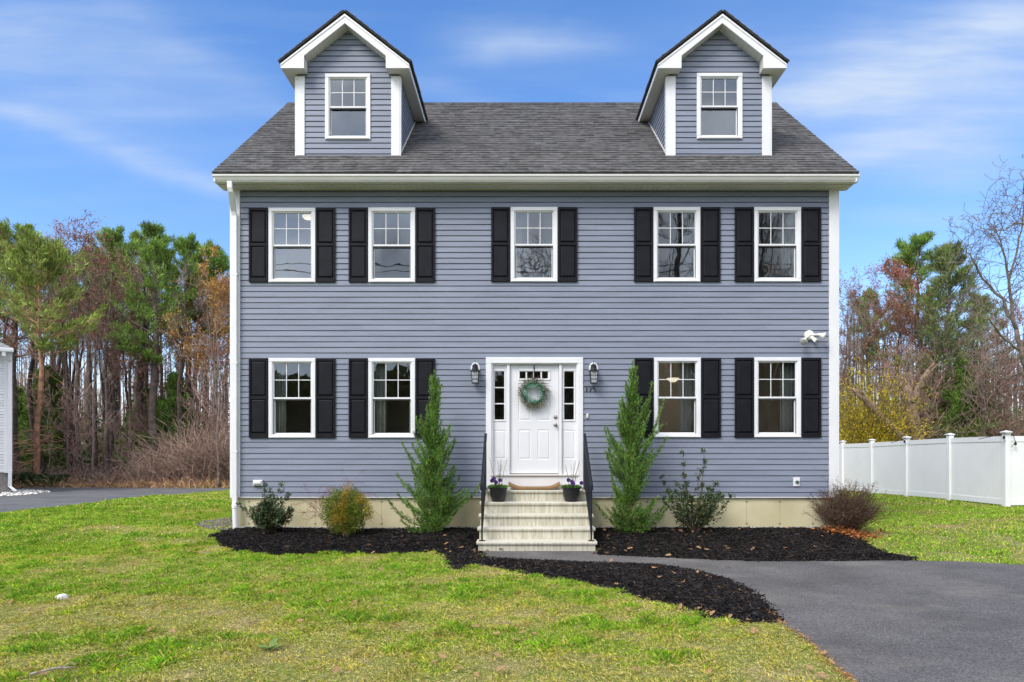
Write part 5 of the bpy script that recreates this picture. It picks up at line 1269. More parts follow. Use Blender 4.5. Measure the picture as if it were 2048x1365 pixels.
# deeper, darker wood beyond
rng = np.random.default_rng(50); n = 3700; d = rng.uniform(44, 66, n); px = np.where(rng.random(n) < .5, rng.uniform(-200, 1020, n), rng.uniform(1100, 2300, n)); x = (px-VX)/F*d; y = d+CY; h = rng.uniform(3, 11, n); r = rng.uniform(.02, .09, n)
A = np.stack([x, y, 0*x], 1); B = A+np.stack([rng.normal(0, .3, n), rng.normal(0, .3, n), h], 1); Sg = [segpolys(A, B, r, r*.3)]; Tn = [np.tile(rng.uniform(.5, 1.1, n), 3)]
m = 24000; d = rng.uniform(42, 60, m); px = np.where(rng.random(m) < .5, rng.uniform(-200, 1020, m), rng.uniform(1100, 2300, m)); x = (px-VX)/F*d; hh = rng.random(m)**1.5*3.8
A = np.stack([x, d+CY, hh], 1); B = A+rng.normal(0, .55, (m, 3))+np.array([0, 0, .4]); Sg.append(segpolys(A, B, np.full(m, .02), np.full(m, .012))); Tn.append(np.tile(rng.uniform(.5, 1.3, m), 3))
V = np.concatenate(Sg); T = np.concatenate(Tn)
link('distant_woods', polys(V, 4, TWIGM, 'distant_woods', T[:, None]*np.array([[.85,.75,.7]])), kind='stuff', label='far mass of trunks and brush deep in the woods behind the nearer trees', cat='woods')
m = 7000; d = rng.uniform(36, 48, m); px = np.where(rng.random(m) < .5, rng.uniform(-100, 560, m), rng.uniform(1600, 2200, m)); hh = rng.random(m)**1.3*4.0*(.35+1.2*vnoise(px/40, px*0, 4)); x = (px-VX)/F*d
V = leafpolys(np.stack([x, d+CY, hh], 1), rng.normal(size=(m, 3)), rng.uniform(.25, .5, m), rng.uniform(.10, .2, m), rng)
link('evergreen_undergrowth', polys(V, 4, NEED, 'evergreen_undergrowth', rng.uniform(.4, 1.2, (m, 1))*np.array([[.8,.75,.9]])), kind='stuff', label='dark green undergrowth in the shade deep in the woods', cat='undergrowth')
# low hedge in front of woods
def leafmass(n, fn, L, W, m, tint, rng, name, dirf=None):
    C = fn(n); n = len(C); D = rng.normal(size=(n, 3)) if dirf is None else dirf(C)
    return polys(leafpolys(C, D, rng.uniform(L[0], L[1], n), rng.uniform(W[0], W[1], n), rng, .05), 4, m, name, tint)
HOLLY = mat('holly_leaves', (.036,.066,.020), .35, .3, 20, tint=True, spec=.6)
rng = np.random.default_rng(60)
hx0, hx1 = PX(25, 16.4), PX(131, 16.4); n = 9000
C = np.stack([rng.uniform(hx0, hx1, n), 16.5+rng.normal(0, .3, n), .1+rng.random(n)*.62*(.85+.3*vnoise(rng.uniform(0, 1, n)*0+0, 0, 0))], 1); C[:, 2] *= .8+.35*vnoise(C[:, 0]*1.7, 0*C[:, 0], 2)
o = thing('low_hedge', 'low dark green hedge at the foot of the woods near the neighbour house', 'hedge', ((hx0+hx1)/2, 16.5, .1))
link('foliage', polys(leafpolys(C, rng.normal(size=(n, 3))+np.array([0,0,.7]), rng.uniform(.06, .12, n), rng.uniform(.03, .05, n), rng), 4, HOLLY, 'foliage', rng.uniform(.5, 2.0, (n, 1))*np.array([[1,1.1,.8]])), o)
# ================================================================== shrubs by the house
JUN = mat('juniper_foliage', (.115,.215,.034), .7, .3, 5, tint=True, trans=.2)
STEM = mat('shrub_stem', (.13,.085,.055), .85, .3, 20, tint=True)
def bedtop(x, y):
    for b in (bedL, bedR, bedF):
        xx, yy = np.array([x]), np.array([y])
        if inside(xx, yy, b)[0]: return float(bedz(xx, yy, edgedist(xx, yy, b))[0])
    return float(gz(x, y))
def juniper(px, Y, top_px, top_py, label, prof, seed, extra=()):
    rng = random.Random(seed); nr = np.random.default_rng(seed); x, y = PX(px, Y), Y; zg = bedtop(x, y); tp = P(top_px, top_py, Y); H = tp[2]-zg
    o = thing('juniper', label, 'evergreen', (x, y, zg), 'upright junipers on both sides of the steps')
    tr = [(x+(tp[0]-x)*t+.015*math.sin(t*9), y, zg-.03+H*t) for t in np.linspace(0, .96, 9)]
    mb = MB(); mb.tube(tr, [.032*(1-.9*i/8)+.003 for i in range(9)], 7, (1,.8,.7)); mb.build('trunk', STEM, o, smooth=True)
    S = []; PT = []; DT = []
    def plume(p, d, L, dens=1.0, wd=.05):
        n = 7; q = p
        for i in range(n):
            e = (q[0]+d[0]*L/n, q[1]+d[1]*L/n, q[2]+d[2]*L/n); S.append((q, e, .006*(1-i/n)+.0015, .006*(1-(i+1)/n)+.0015, 1)); f = (i+1)/n
            for _ in range(int(34*dens*(1 if f < .85 else .6)*L/.4)):
                u = rng.random(); w = wd*(1.15-f*.95); PT.append((q[0]+(e[0]-q[0])*u+rng.gauss(0,w), q[1]+(e[1]-q[1])*u+rng.gauss(0,w), q[2]+(e[2]-q[2])*u+rng.gauss(0,w)))
                DT.append((d[0]+rng.gauss(0,.38), d[1]+rng.gauss(0,.38), d[2]+.25+rng.gauss(0,.3)))
            d = norm((d[0]*.93+rng.gauss(0,.07), d[1]*.93+rng.gauss(0,.07), d[2]+.13)); q = e
    N = 150
    for k in range(N):
        t = (k+rng.random())/N; t = t**1.05*.93; i = min(7, int(t/.96*8)); f = t/.96*8-i; p = tuple(tr[i][j]*(1-f)+tr[i+1][j]*f for j in range(3))
        a = rng.uniform(0, 2*PI); w = prof(t)*rng.choice((rng.uniform(.45, .9), rng.uniform(.7, 1.1), rng.uniform(.9, 1.6))); d = norm((math.cos(a), math.sin(a)*.9, (rng.uniform(-.05, .35) if t < .13 else rng.uniform(.12, .75)+.5*t))); plume(p, d, max(.12, w*1.62), 1.0, .030+.018*(1-t))
    for (epx, epy, bx, bz) in extra:   # long outlying sprays
        e = Vector(P(epx, epy, Y-.1+rng.uniform(-.15,.15))); p = Vector((x+(tp[0]-x)*bz, y, zg+H*bz)); v = e-p; L = v.length; plume(tuple(p), norm((v.x, v.y, v.z-.25*L)), L*1.02, 1.1, .032)
    PT.append(tr[-1]); DT.append((0, 0, 1)); P_, D_ = np.array(PT), np.array(DT); n = len(P_)
    top_seg = [(tr[-1][0]+rng.gauss(0,.008), y, tr[-1][2]-.15+rng.random()*.25) for _ in range(70)]; P_ = np.concatenate([P_, np.array(top_seg)]); D_ = np.concatenate([D_, np.array([(rng.gauss(0,.2), rng.gauss(0,.2), 1) for _ in range(70)])]); n = len(P_)
    tn = nr.uniform(.4, 1.7, (n, 1))*np.where(nr.random((n, 1)) < .35, np.array([[1.5,1.3,1.0]]), np.array([[.85,1.,1.]]))
    link('branches', segs_mesh('branches', S, STEM, nr), o)
    link('foliage', polys(leafpolys(P_, D_, nr.uniform(.03, .065, n), nr.uniform(.008, .015, n), nr), 4, JUN, 'foliage', tn), o)
def profL(t): return .20+.42*(1-t)**1.1 if t < .5 else max(.05, .54*(1-t)**1.15+.02)
juniper(866, -.60, 868, 738, 'upright feathery juniper left of the steps, widest low down, tip reaching the shutter', lambda t: float(np.interp(t, [0,.05,.2,.35,.5,.62,.75,1], [.33,.41,.40,.33,.28,.20,.12,.05])), 61,
        [(819,962,0,.03),(824,985,0,.05),(832,1045,0,.02),(900,1050,0,.02),(942,995,0,.16),(935,990,0,.2),(927,1022,0,.05),(912,885,0,.45),(845,815,0,.5),(892,860,0,.5),(908,1000,0,.12),(838,900,0,.35)])
juniper(1258, -.60, 1265, 718, 'looser juniper right of the steps with long reaching tips and a leaning spire', lambda t: float(np.interp(t, [0,.08,.18,.3,.45,.58,.72,.85,1], [.34,.38,.24,.36,.34,.26,.17,.08,.04])), 62,
        [(1335,805,0,.32),(1215,865,0,.35),(1212,905,0,.25),(1308,770,0,.52),(1311,905,0,.2),(1320,1000,0,.03),(1222,1040,0,.02),(1225,830,0,.5),(1213,950,0,.15),(1310,1030,0,.01)])
def holly(px, Y, top_py, halfpx, label, seed, n_st=9, up=.5, lf=1.0, tips_=()):
    rng = random.Random(seed); nr = np.random.default_rng(seed); x, y = PX(px, Y), Y; zg = bedtop(x, y); H = PZ(top_py, Y)-zg; hw = halfpx/F*(Y-CY)
    o = thing('holly_shrub', label, 'shrub', (x, y, zg), 'open dark leaved shrubs in the beds'); S = []; tips = []
    ends = [(P(a, b, Y+rng.uniform(-.2, .2))) for a, b in tips_]
    for k in range(n_st+len(ends)):
        if k < len(ends): v = Vector(ends[k])-Vector((x, y, zg)); L = v.length; d = norm((v.x, v.y, v.z+.1))
        else: a = rng.uniform(0, 2*PI); sp = rng.uniform(.15, 1.15); d = norm((math.cos(a)*sp, math.sin(a)*sp, 1)); L = rng.uniform(.35, .75)*H
        p = (x+rng.gauss(0,.03), y+rng.gauss(0,.03), zg-.02); n = 7; st_ = L/n; r = .010
        for i in range(n):
            q = (p[0]+d[0]*st_, p[1]+d[1]*st_, p[2]+d[2]*st_); S.append((p, q, r, r*.85, 1)); r *= .85
            if i > 0:
                for _ in range(2):
                    e = norm((d[0]+rng.gauss(0,.7), d[1]+rng.gauss(0,.7), d[2]+rng.gauss(0,.45))); l = rng.uniform(.10, .22)*(1.15-i/n)*lf; g_ = (q[0]+e[0]*l, q[1]+e[1]*l, q[2]+e[2]*l); S.append((q, g_, .004, .002, 2))
                    for u in (.35,.55,.75,.95): tips.append(((q[0]+e[0]*l*u, q[1]+e[1]*l*u, q[2]+e[2]*l*u), e))
            tips.append((q, d)); d = norm((d[0]+rng.gauss(0,.10), d[1]+rng.gauss(0,.10), d[2]+rng.gauss(0,.06)+.03)); p = q
        tips.append((p, d))
    T = np.array([t[0] for t in tips]); D = np.array([t[1] for t in tips]); rep = 4; n = len(T)*rep
    C = np.repeat(T, rep, 0)+nr.normal(0, .016, (n, 3)); DD = np.repeat(D, rep, 0)+nr.normal(0, .8, (n, 3))
    link('stems', segs_mesh('stems', S, STEM, nr, (.5, 1), (.7,.7,.7)), o)
    link('foliage', polys(leafpolys(C, DD, nr.uniform(.026, .048, n), nr.uniform(.016, .026, n), nr, .06), 4, HOLLY, 'foliage', nr.uniform(.5, 1.9, (n, 1))*np.where(nr.random((n, 1)) < .12, np.array([[3.2,1.6,1]]), np.array([[1,1,1.]]))), o)
holly(540, -.62, 964, 54, 'dark leaved open shrub at the left corner of the house', 71, 26, tips_=[(500,970),(553,967),(590,993),(488,1010),(520,985),(572,985),(580,1030),(505,1040),(535,1000),(560,1010)])
holly(1388, -.55, 905, 58, 'taller dark leaved open shrub between the right juniper and the bare foundation', 72, 20, tips_=[(1362,908),(1428,906),(1395,918),(1322,955),(1432,975),(1440,1015),(1340,1000),(1372,950),(1408,960),(1352,1040),(1425,1040)])
# golden boxwood (clipped, rounded)
GOLD = mat('golden_leaves', (.20,.19,.025), .55, .3, 9, tint=True, trans=.2)
rng = np.random.default_rng(80); x, y = PX(693, -.75), -.75; zg = bedtop(x, y); o = thing('golden_shrub', 'rounded shrub with dense green and orange gold leaves below the second window', 'shrub', (x, y, zg))
n = 11500; u = rng.normal(size=(n, 3)); u /= np.linalg.norm(u, axis=1, keepdims=True); rad_ = rng.random(n)**.35; bump_ = 1+.12*np.sin(u[:, 0]*9+u[:, 2]*7)+.10*np.sin(u[:, 1]*11+2)
C = np.stack([x+u[:, 0]*.40*rad_*bump_, y+u[:, 1]*.34*rad_*bump_, zg+.40+u[:, 2]*.41*rad_*bump_], 1); C = C[C[:, 2] > zg+.01]; k = (C[:, 2]-zg); C[:, 0] = x+(C[:, 0]-x)*(.80+.28*np.clip(k/.5, 0, 1)); n = len(C)
Dv = (C-np.array([x, y, zg+.15]))+rng.normal(0, .18, (n, 3)); Dv[:, 2] += .3
org = (fbm(C[:, 0]*7, C[:, 2]*3.2, 9, 3)+.25*(C[:, 0]-x)/.35+.12*(C[:, 2]-zg-.4)/.4) > .58
tn = np.where(org[:, None], np.array([[1.75,1.35,.8]]), np.array([[.75,1.05,.6]]))*rng.uniform(.5, 1.5, (n, 1))
link('foliage', polys(leafpolys(C, Dv, rng.uniform(.022, .038, n), rng.uniform(.012, .018, n), rng, .05), 4, GOLD, 'foliage', tn), o)
r2 = random.Random(81); S = []
for k in range(60):
    a = r2.uniform(0, 2*PI); e = (x+math.cos(a)*r2.uniform(.05, .3), y+math.sin(a)*r2.uniform(.05, .28), zg+r2.uniform(.3, .8)); S.append(((x+r2.gauss(0,.03), y+r2.gauss(0,.03), zg-.02), e, .006, .003, 1))
link('stems', segs_mesh('stems', S, STEM, rng), o)
# barberry, red twigs behind it
r2 = random.Random(83); S = []; tips = []; bx, by = PX(668, -.42), -.40; bz_ = bedtop(bx, by)
for k in range(34):
    a = r2.uniform(0, 2*PI); sp = r2.uniform(.2, 1.0); grow(S, tips, (bx+r2.gauss(0,.04), by+r2.gauss(0,.03), bz_), norm((math.cos(a)*sp, math.sin(a)*sp*.5, .9)), r2.uniform(.45, .85), .005, 1, 3, r2, wob=.13, trop=-.04, prob=.5, ratio=.45, rmin=.0018)
o = thing('barberry', 'thin arching barberry twigs with tiny red leaves behind the golden shrub', 'shrub', (bx, by, bz_)); RED = mat('barberry_red', (.30,.045,.05), .6, .3, 20, tint=True)
link('twigs', segs_mesh('twigs', S, RED, rng, (.4, .9), (.9,1.4,1.3)), o)
pts = np.array([s[1] for s in S]); n = len(pts)*2; C = np.repeat(pts, 2, 0)+rng.normal(0, .01, (n, 3)); link('leaves', polys(leafpolys(C, rng.normal(size=(n, 3)), rng.uniform(.010, .02, n), rng.uniform(.006, .011, n), rng), 4, RED, 'leaves', rng.uniform(.6, 1.8, (n, 1))*np.ones((1, 3))), o)
# twiggy ball shrub at the right corner
r2 = random.Random(85); rng = np.random.default_rng(85); S = []; tips = []; x, y = PX(1694, -.35), -.35; zg = bedtop(x, y)
for k in range(420):
    a = r2.uniform(0, 2*PI); sp = r2.uniform(.05, 1.2); L = (.86-.22*max(0, sp-.3))*r2.uniform(.55, 1.04); d = norm((math.cos(a)*sp, math.sin(a)*sp, .75)); p = (x+r2.gauss(0,.09), y+r2.gauss(0,.09), zg-.01); n = 5
    for i in range(n):
        q = (p[0]+d[0]*L/n, p[1]+d[1]*L/n, p[2]+d[2]*L/n); S.append((p, q, .0036, .0026, 1)); tips.append(q)
        if i > 1:
            for _ in range(2): e = norm((d[0]+r2.gauss(0,.6), d[1]+r2.gauss(0,.6), d[2]+r2.gauss(0,.5))); l = r2.uniform(.05, .13); g_ = (q[0]+e[0]*l, q[1]+e[1]*l, q[2]+e[2]*l); S.append((q, g_, .002, .0015, 2)); tips.append(g_)
        d = norm((d[0]+r2.gauss(0,.12), d[1]+r2.gauss(0,.12), d[2]+r2.gauss(0,.1)+.04)); p = q
o = thing('twiggy_shrub', 'rounded brown twiggy shrub with tiny maroon leaves at the right house corner', 'shrub', (x, y, zg))
link('twigs', segs_mesh('twigs', S, STEM, rng, (.5, 1.2), (1.0,.85,.85)), o)
ub = rng.normal(size=(1500, 3)); ub /= np.linalg.norm(ub, axis=1, keepdims=True); ub *= rng.random((1500, 1))**.3; E_ = np.array([x, y, zg+.46])+ub*np.array([.50, .42, .36])
T = np.concatenate([np.array(tips), E_]); T = T[T[:, 2] > zg+.08]; n = len(T)*4; C = np.repeat(T, 4, 0)+rng.normal(0, .014, (n, 3))
link('foliage', polys(leafpolys(C, rng.normal(size=(n, 3)), rng.uniform(.013, .024, n), rng.uniform(.007, .012, n), rng), 4, mat('maroon_leaves', (.085,.035,.028), .6, .3, 20, tint=True), 'foliage', rng.uniform(.5, 1.7, (n, 1))*np.where(rng.random((n, 1)) < .22, np.array([[.9,2.6,.6]]), np.array([[1,1,1.]]))), o)
# ================================================================== dry leaves
OAK = mat('dry_oak_leaf', (.42,.25,.12), .8, .35, 25, trans=.15)
def oak(seed):
    r = random.Random(seed); L = 1.0; prof_ = [(0,.03),(.12,.10),(.2,.30),(.28,.12),(.42,.42),(.52,.15),(.66,.40),(.76,.14),(.88,.22),(1,.0)]
    up_ = [(a, b*r.uniform(.8, 1.2)) for a, b in prof_]; dn = [(a, -b*r.uniform(.8, 1.2)) for a, b in prof_[1:-1]]
    cu = r.uniform(.15, .55); z = lambda a, b: cu*b*b*2.2+r.uniform(-.02, .05)+.22*(a-.5)**2
    mb = MB(); mid = [(a, 0, .02+.1*(a-.5)**2) for a, _ in prof_]; V = mid+[(a, b, z(a, b)) for a, b in up_[1:-1]]+[(a, b, z(a, b)) for a, b in dn]
    n = len(prof_); U = [0]+list(range(n, n+n-2))+[n-1]; Dn = [0]+list(range(2*n-2, 3*n-4))+[n-1]; F_ = []
    for i in range(n-1):
        for e, fl_ in ((U, 0), (Dn, 1)):
            f = [i, i+1, e[i+1], e[i]]; f = [v for j, v in enumerate(f) if v not in f[:j]]
            if len(f) > 2: F_.append(tuple(f if fl_ else f[::-1]))
    mb.add([(v[0]-.5, v[1], v[2]) for v in V], F_); return mb.mesh('oak_leaf', OAK)
OL = [oak(s) for s in range(5)]
def leaf(px, py, label, grp, size=None, onbed=None):
    x, y = gpt(px, py); z = bedtop(x, y) if onbed is not False else float(gz(x, y))+.03; s = size or R.uniform(.06, .105)
    o = bpy.data.objects.new('oak_leaf', R.choice(OL)); COL.objects.link(o); o.location = (x, y, z+.014); o.rotation_euler = (R.gauss(0, .3), R.gauss(0, .3), R.uniform(0, 6.28)); o.scale = (s, s*R.uniform(.7, 1.1), s*R.uniform(.7, 1.3))
    tag(o, label, 'leaf', grp)
for a in [(1211,1068),(1215,1075),(1220,1072),(1228,1105),(1232,1062),(1257,1078),(1253,1108),(1262,1107),(1272,1075),(1314,1092),(1298,1088),(1381,1088),(1382,1093),(1412,1089),(1437,1098),(1450,1102),(1453,1101),(1458,1107),(1398,1107),(1505,1093),(1506,1095),(1488,1099),(1535,1102),(1570,1084),(1602,1065),(1575,1065),(1479,1068),(1345,1068),(1360,1070),(1375,1073),(1385,1069),(1398,1073),(1408,1071),(1420,1070),(1250,1075),(1240,1070),(1290,1070),(1630,1098),(1199,1102),(1227,1095)]:
    leaf(a[0]+R.uniform(-2, 2), a[1]+R.uniform(-1, 1), 'tan dry oak leaf on the black mulch right of the steps', 'dry oak leaves on the mulch right of the steps')
for a in [(1345,1158),(1349,1160),(1321,1168),(1309,1149),(1367,1178),(1414,1165),(1417,1165),(1479,1188),(1233,1175),(1395,1155),(1440,1190),(1385,1210)]:
    leaf(*a, 'tan dry oak leaf on the curved mulch strip beside the walk', 'dry oak leaves on the curved mulch strip')
for a in [(957,1085),(950,1092),(946,1095),(962,1100),(965,1110),(958,1113),(890,1072),(893,1078),(892,1082),(901,1085),(737,1082),(739,1079),(804,1074),(922,1083),(853,1098),(865,1092),(886,1114),(955,1062),(870,1060),(945,1058),(662,1062),(975,1104)]:
    leaf(*a, 'tan dry oak leaf on the black mulch left of the steps', 'dry oak leaves on the mulch left of the steps')
for a in [(1002,1104),(1212,1112),(1214,1113),(1458,1139),(1337,1117),(1413,1119),(1223,1128)]:
    leaf(*a, 'tan dry leaf lying on the asphalt walk', 'dry leaves on the asphalt walk', onbed=False)
# on steps
o = bpy.data.objects.new('oak_leaf', OL[1]); COL.objects.link(o); o.location = (PX(1063, -1.15), -1.15, .385); o.scale = (.06, .05, .06); o.rotation_euler = (.3, .2, 1); tag(o, 'small curled brown leaf on the second lowest step', 'leaf')
for k in range(85):
    for _ in range(50):
        px, py = R.uniform(5, 1690), 1080+285*R.random()**.8; x, y = gpt(px, py); xx, yy = np.array([x]), np.array([y])
        if not any(inside(xx, yy, b)[0] for b in (bedL, bedF, bedR, drive, nd)): break
    leaf(px, py, 'dry brown leaf lying in the front lawn grass', 'dry leaves scattered on the front lawn', size=R.uniform(.045, .09), onbed=False)
for a in [(1085,1142),(1050,1142),(1040,1140),(1360,1222),(1408,1230),(1415,1233),(1400,1226),(1392,1228),(1425,1236),(1460,1242)]:
    leaf(*a, 'dry leaf at the seam between the curved mulch strip and the lawn', 'dry leaves where mulch meets lawn', onbed=False)
# heap of leaves under corner shrub (stuff)
rng = np.random.default_rng(90); n = 420; x, y = PX(1690, -.5)+rng.normal(0, .24, n), -.62+rng.normal(0, .13, n); zz = np.array([bedtop(a, b) for a, b in zip(x, y)])+rng.random(n)*.07; D = rng.normal(size=(n, 3))*np.array([1,1,.4])
link('leaf_litter', polys(leafpolys(np.stack([x, y, zz], 1), D, rng.uniform(.05, .10, n), rng.uniform(.02, .05, n), rng, .08), 4, mat('rust_leaves', (.36,.13,.035), .8, .3, 20, tint=True, trans=.15), 'leaf_litter', rng.uniform(.5, 1.6, (n, 1))*np.ones((1, 3))), kind='stuff', label='heap of rusty fallen leaves caught under the twiggy corner shrub', cat='leaf litter')
# edging litter of drive + lawn straw
rng = np.random.default_rng(91); n = 420; t = rng.random(n); e = np.array(g(near_edge[-6:])+[(2.36, -8.3)]); s_ = t*(len(e)-1); i = s_.astype(int).clip(0, len(e)-2); f = (s_-i)[:, None]; pp_ = e[i]*(1-f)+e[i+1]*f
x = pp_[:, 0]-np.abs(rng.normal(0, .035, n))+.01; y = pp_[:, 1]+rng.normal(0, .02, n); zz = gz(x, y)+.012+rng.random(n)*.02; D = rng.normal(size=(n, 3))*np.array([1,1,.25])
link('edge_litter', polys(leafpolys(np.stack([x, y, zz], 1), D, rng.uniform(.02, .05, n), rng.uniform(.004, .012, n), rng), 4, mat('pine_straw', (.33,.16,.05), .85, .3, 20, tint=True), 'edge_litter', rng.uniform(.5, 1.7, (n, 1))*np.ones((1, 3))), kind='stuff', label='rusty leaf crumbs and pine straw along the lawn edge of the driveway', cat='leaf litter')
# white rock, weed, stick
x, y = gpt(124, 1199); mb = MB(); r_ = random.Random(5); prs = [(.002,.055),(.05,.05),(.09,.03),(.10,.0),(.02,-.01)]
mb.lathe([(.062,-.01),(.066,.02),(.05,.045),(.02,.055),(.002,.056)], (x, y, float(gz(x, y))), 11); me = mb.mesh('white_stone', mat('pale_stone', (.62,.60,.55), .8, .15, 20, bump=.5), False)
for v in me.vertices: v.co.x += r_.gauss(0, .006); v.co.z += r_.gauss(0, .003)
link('white_stone', me, label='small white stone lying in the lawn at the lower left', cat='stone')
x, y = gpt(540, 1303); z = float(gz(x, y)); o = thing('broadleaf_weed', 'pale green broad leaved weed growing in the front lawn', 'weed', (x, y, z)); WD = mat('weed_leaf', (.20,.30,.07), .6, .2, 12, trans=.2)
for a, L, el in ((.3,.11,.5),(1.4,.10,1.1),(2.9,.13,.35),(4.4,.09,.7),(5.5,.07,.9)):
    mb = MB(); V = []; n = 6
    for i in range(n+1):
        t = i/n; w = .030*math.sin(PI*min(1, t*.92+.06))**.8; rr_ = L*t; zz = z+.01+L*el*t*(1-.35*t); c, s = math.cos(a), math.sin(a)
        for u in (-1, 0, 1): V.append((x+c*rr_-s*w*u, y+s*rr_+c*w*u, zz+(.006 if u else 0)))
    mb.add(V, [(i*3+j, (i+1)*3+j, (i+1)*3+j+1, i*3+j+1) for i in range(n) for j in (0, 1)]); mb.build('leaf', WD, o, smooth=True)
a, b = gpt(60, 1362), gpt(150, 1347); za = float(gz(*a))+.045
mb = MB(); mb.tube([(a[0],a[1],za),((a[0]+b[0])/2,(a[1]+b[1])/2+.02,za+.012),(b[0],b[1],za)], [.010,.009,.004], 6); mb.tube([((a[0]+b[0])/2,(a[1]+b[1])/2+.02,za+.012),(b[0]-.05,b[1]+.08,za+.01)], [.005,.002], 5); mb.build('fallen_stick', mat('weathered_stick', (.33,.29,.24), .9, .3, 40), label='weathered fallen stick in the grass at the bottom left corner', cat='stick')
# ================================================================== grass
GRASS = mat('grass_blades', (.47,.56,.036), .65, .12, 2, tint=True, trans=.3)
excl = (bedL, bedF, bedR, drive, nd)
def grass(n, x0, x1, y0, y1, h, w, rng, dens_pow=1.0, name='lawn_grass'):
    x = rng.uniform(x0, x1, n); y = rng.uniform(y0, y1, n)
    vis = (np.abs((x*F/(y-CY)+VX)-1024) < 1650) & (y > -7.9)
    x, y = x[vis], y[vis]
    for b in excl:
        i = inside(x, y, b); x, y = x[~i], y[~i]
    k = ~((x > HX0-.02) & (x < HX1+.02) & (y > -.05) & (y < HD)); x, y = x[k], y[k]
    k = ~((x > SX0) & (x < SX1) & (y > -1.6) & (y < 0)); x, y = x[k], y[k]
    k = ~((x < NX+.1) & (y > NY-.1)); x, y = x[k], y[k]
    i = inside(x, y, pp) & (rng.random(len(x)) < .85); x, y = x[~i], y[~i]
    near = sst(-3.2, -5.8, y); big = fbm(x*.55, y*.9, 21, 4); sm = fbm(x*3.1, y*3.1, 22, 3)
    dry = sst(.495, .69, big*.6+sm*.4+.12*near+.10*sst(1.0, 2.2, x)*near+.16*np.exp(-((x+6.9)/1.6)**2-((y+2.2)/.8)**2)+.05*sst(-5, -9, x)*near)     # 0 lush .. 1 dry
    keep = rng.random(len(x)) < (1-.45*dry); x, y, dry, big, sm = [a[keep] for a in (x, y, dry, big, sm)]; n = len(x)
    tuft = fbm(x*5.5, y*5.5, 23, 2); hh = h*rng.uniform(.45, 1.15, n)*(.60+.75*sst(.45, .75, tuft))*(1-.45*dry); ww = w*rng.uniform(.7, 1.4, n)
    a = rng.uniform(0, 2*PI, n); ln = rng.uniform(.2, 1.5, n)+.4*dry; zb = gz(x, y)
    A = np.stack([x, y, zb-.004], 1); W = np.stack([-np.sin(a), np.cos(a), 0*a], 1)*ww[:, None]*.5; L_ = np.stack([np.cos(a)*ln, np.sin(a)*ln, np.ones(n)], 1); L_ /= np.linalg.norm(L_, axis=1, keepdims=True)
    M_ = A+L_*hh[:, None]*.55+np.array([0, 0, .1])*hh[:, None]; T_ = A+L_*hh[:, None]+np.stack([np.cos(a), np.sin(a), 0*a], 1)*hh[:, None]*.18
    Q = np.stack([A-W, A+W, M_+W*.7, T_], 1); Q2 = Q.copy()
    Vv = np.stack([A-W, A+W, M_+W*.75, T_, M_-W*.75], 1)
    straw = rng.random(n) < (.12+.60*dry); lite = rng.random(n) < .35
    col = np.where(straw[:, None], np.array([[1.35,.98,4.2]]), np.where(lite[:, None], np.array([[1.12,1.12,1.1]]), np.array([[.55,.82,.8]])))
    col = np.where((tuft > .66)[:, None] & ~straw[:, None], col*np.array([[.80,.95,.9]]), col)
    col = col*(1-.0*dry[:, None])*rng.uniform(.5, 1.5, (n, 1))
    col = np.where(~straw[:, None], col*(1+np.array([[.45,.05,.1]])*dry[:, None]), col)
    return Vv, col
rng = np.random.default_rng(100); VS = []; TS = []
for args in ((300000, -6.7, 2.6, -7.9, -4.2, .060, .0065), (330000, -11, 3.0, -4.2, -1.0, .050, .008), (36000, -11, -6.7, -7.9, -4.2, .06, .009), (110000, -13, -5.1, -2.0, 4.5, .055, .013), (90000, -14, -5, 4.5, 17, .06, .024), (92000, 5.4, 18, -2.6, 5.2, .055, .014), (45000, 5.7, 14, 5.0, 18, .06, .024), (9000, -23, -10, 15.8, 16.9, .10, .03)):
    v, c = grass(*args, rng); VS.append(v); TS.append(c)
# ragged grass spilling over the mulch and drive edges
V = np.concatenate(VS); T = np.concatenate(TS)
link('lawn_grass', polys(V, 5, GRASS, 'lawn_grass', T), kind='stuff', label='patchy spring lawn grass, bright green with straw coloured bare patches', cat='grass')
# thatch: dead flat straw lying on the soil
n = 80000; x = rng.uniform(-6.6, 2.8, n); y = rng.uniform(-7.9, -2, n)
for b in excl:
    i = inside(x, y, b); x, y = x[~i], y[~i]
n = len(x); a = rng.uniform(0, 2*PI, n); L_ = rng.uniform(.02, .06, n); zb = gz(x, y)+rng.uniform(.003, .03, n)
V = leafpolys(np.stack([x, y, zb], 1), np.stack([np.cos(a), np.sin(a), rng.normal(0, .2, n)], 1), L_, rng.uniform(.003, .006, n), rng)
link('thatch', polys(V, 4, mat('straw_thatch', (.44,.37,.15), .9, .2, 3, tint=True), 'thatch', rng.uniform(.4, 1.4, (n, 1))*np.ones((1, 3))), kind='stuff', label='dead straw and twig crumbs lying between the lawn grass blades', cat='thatch')
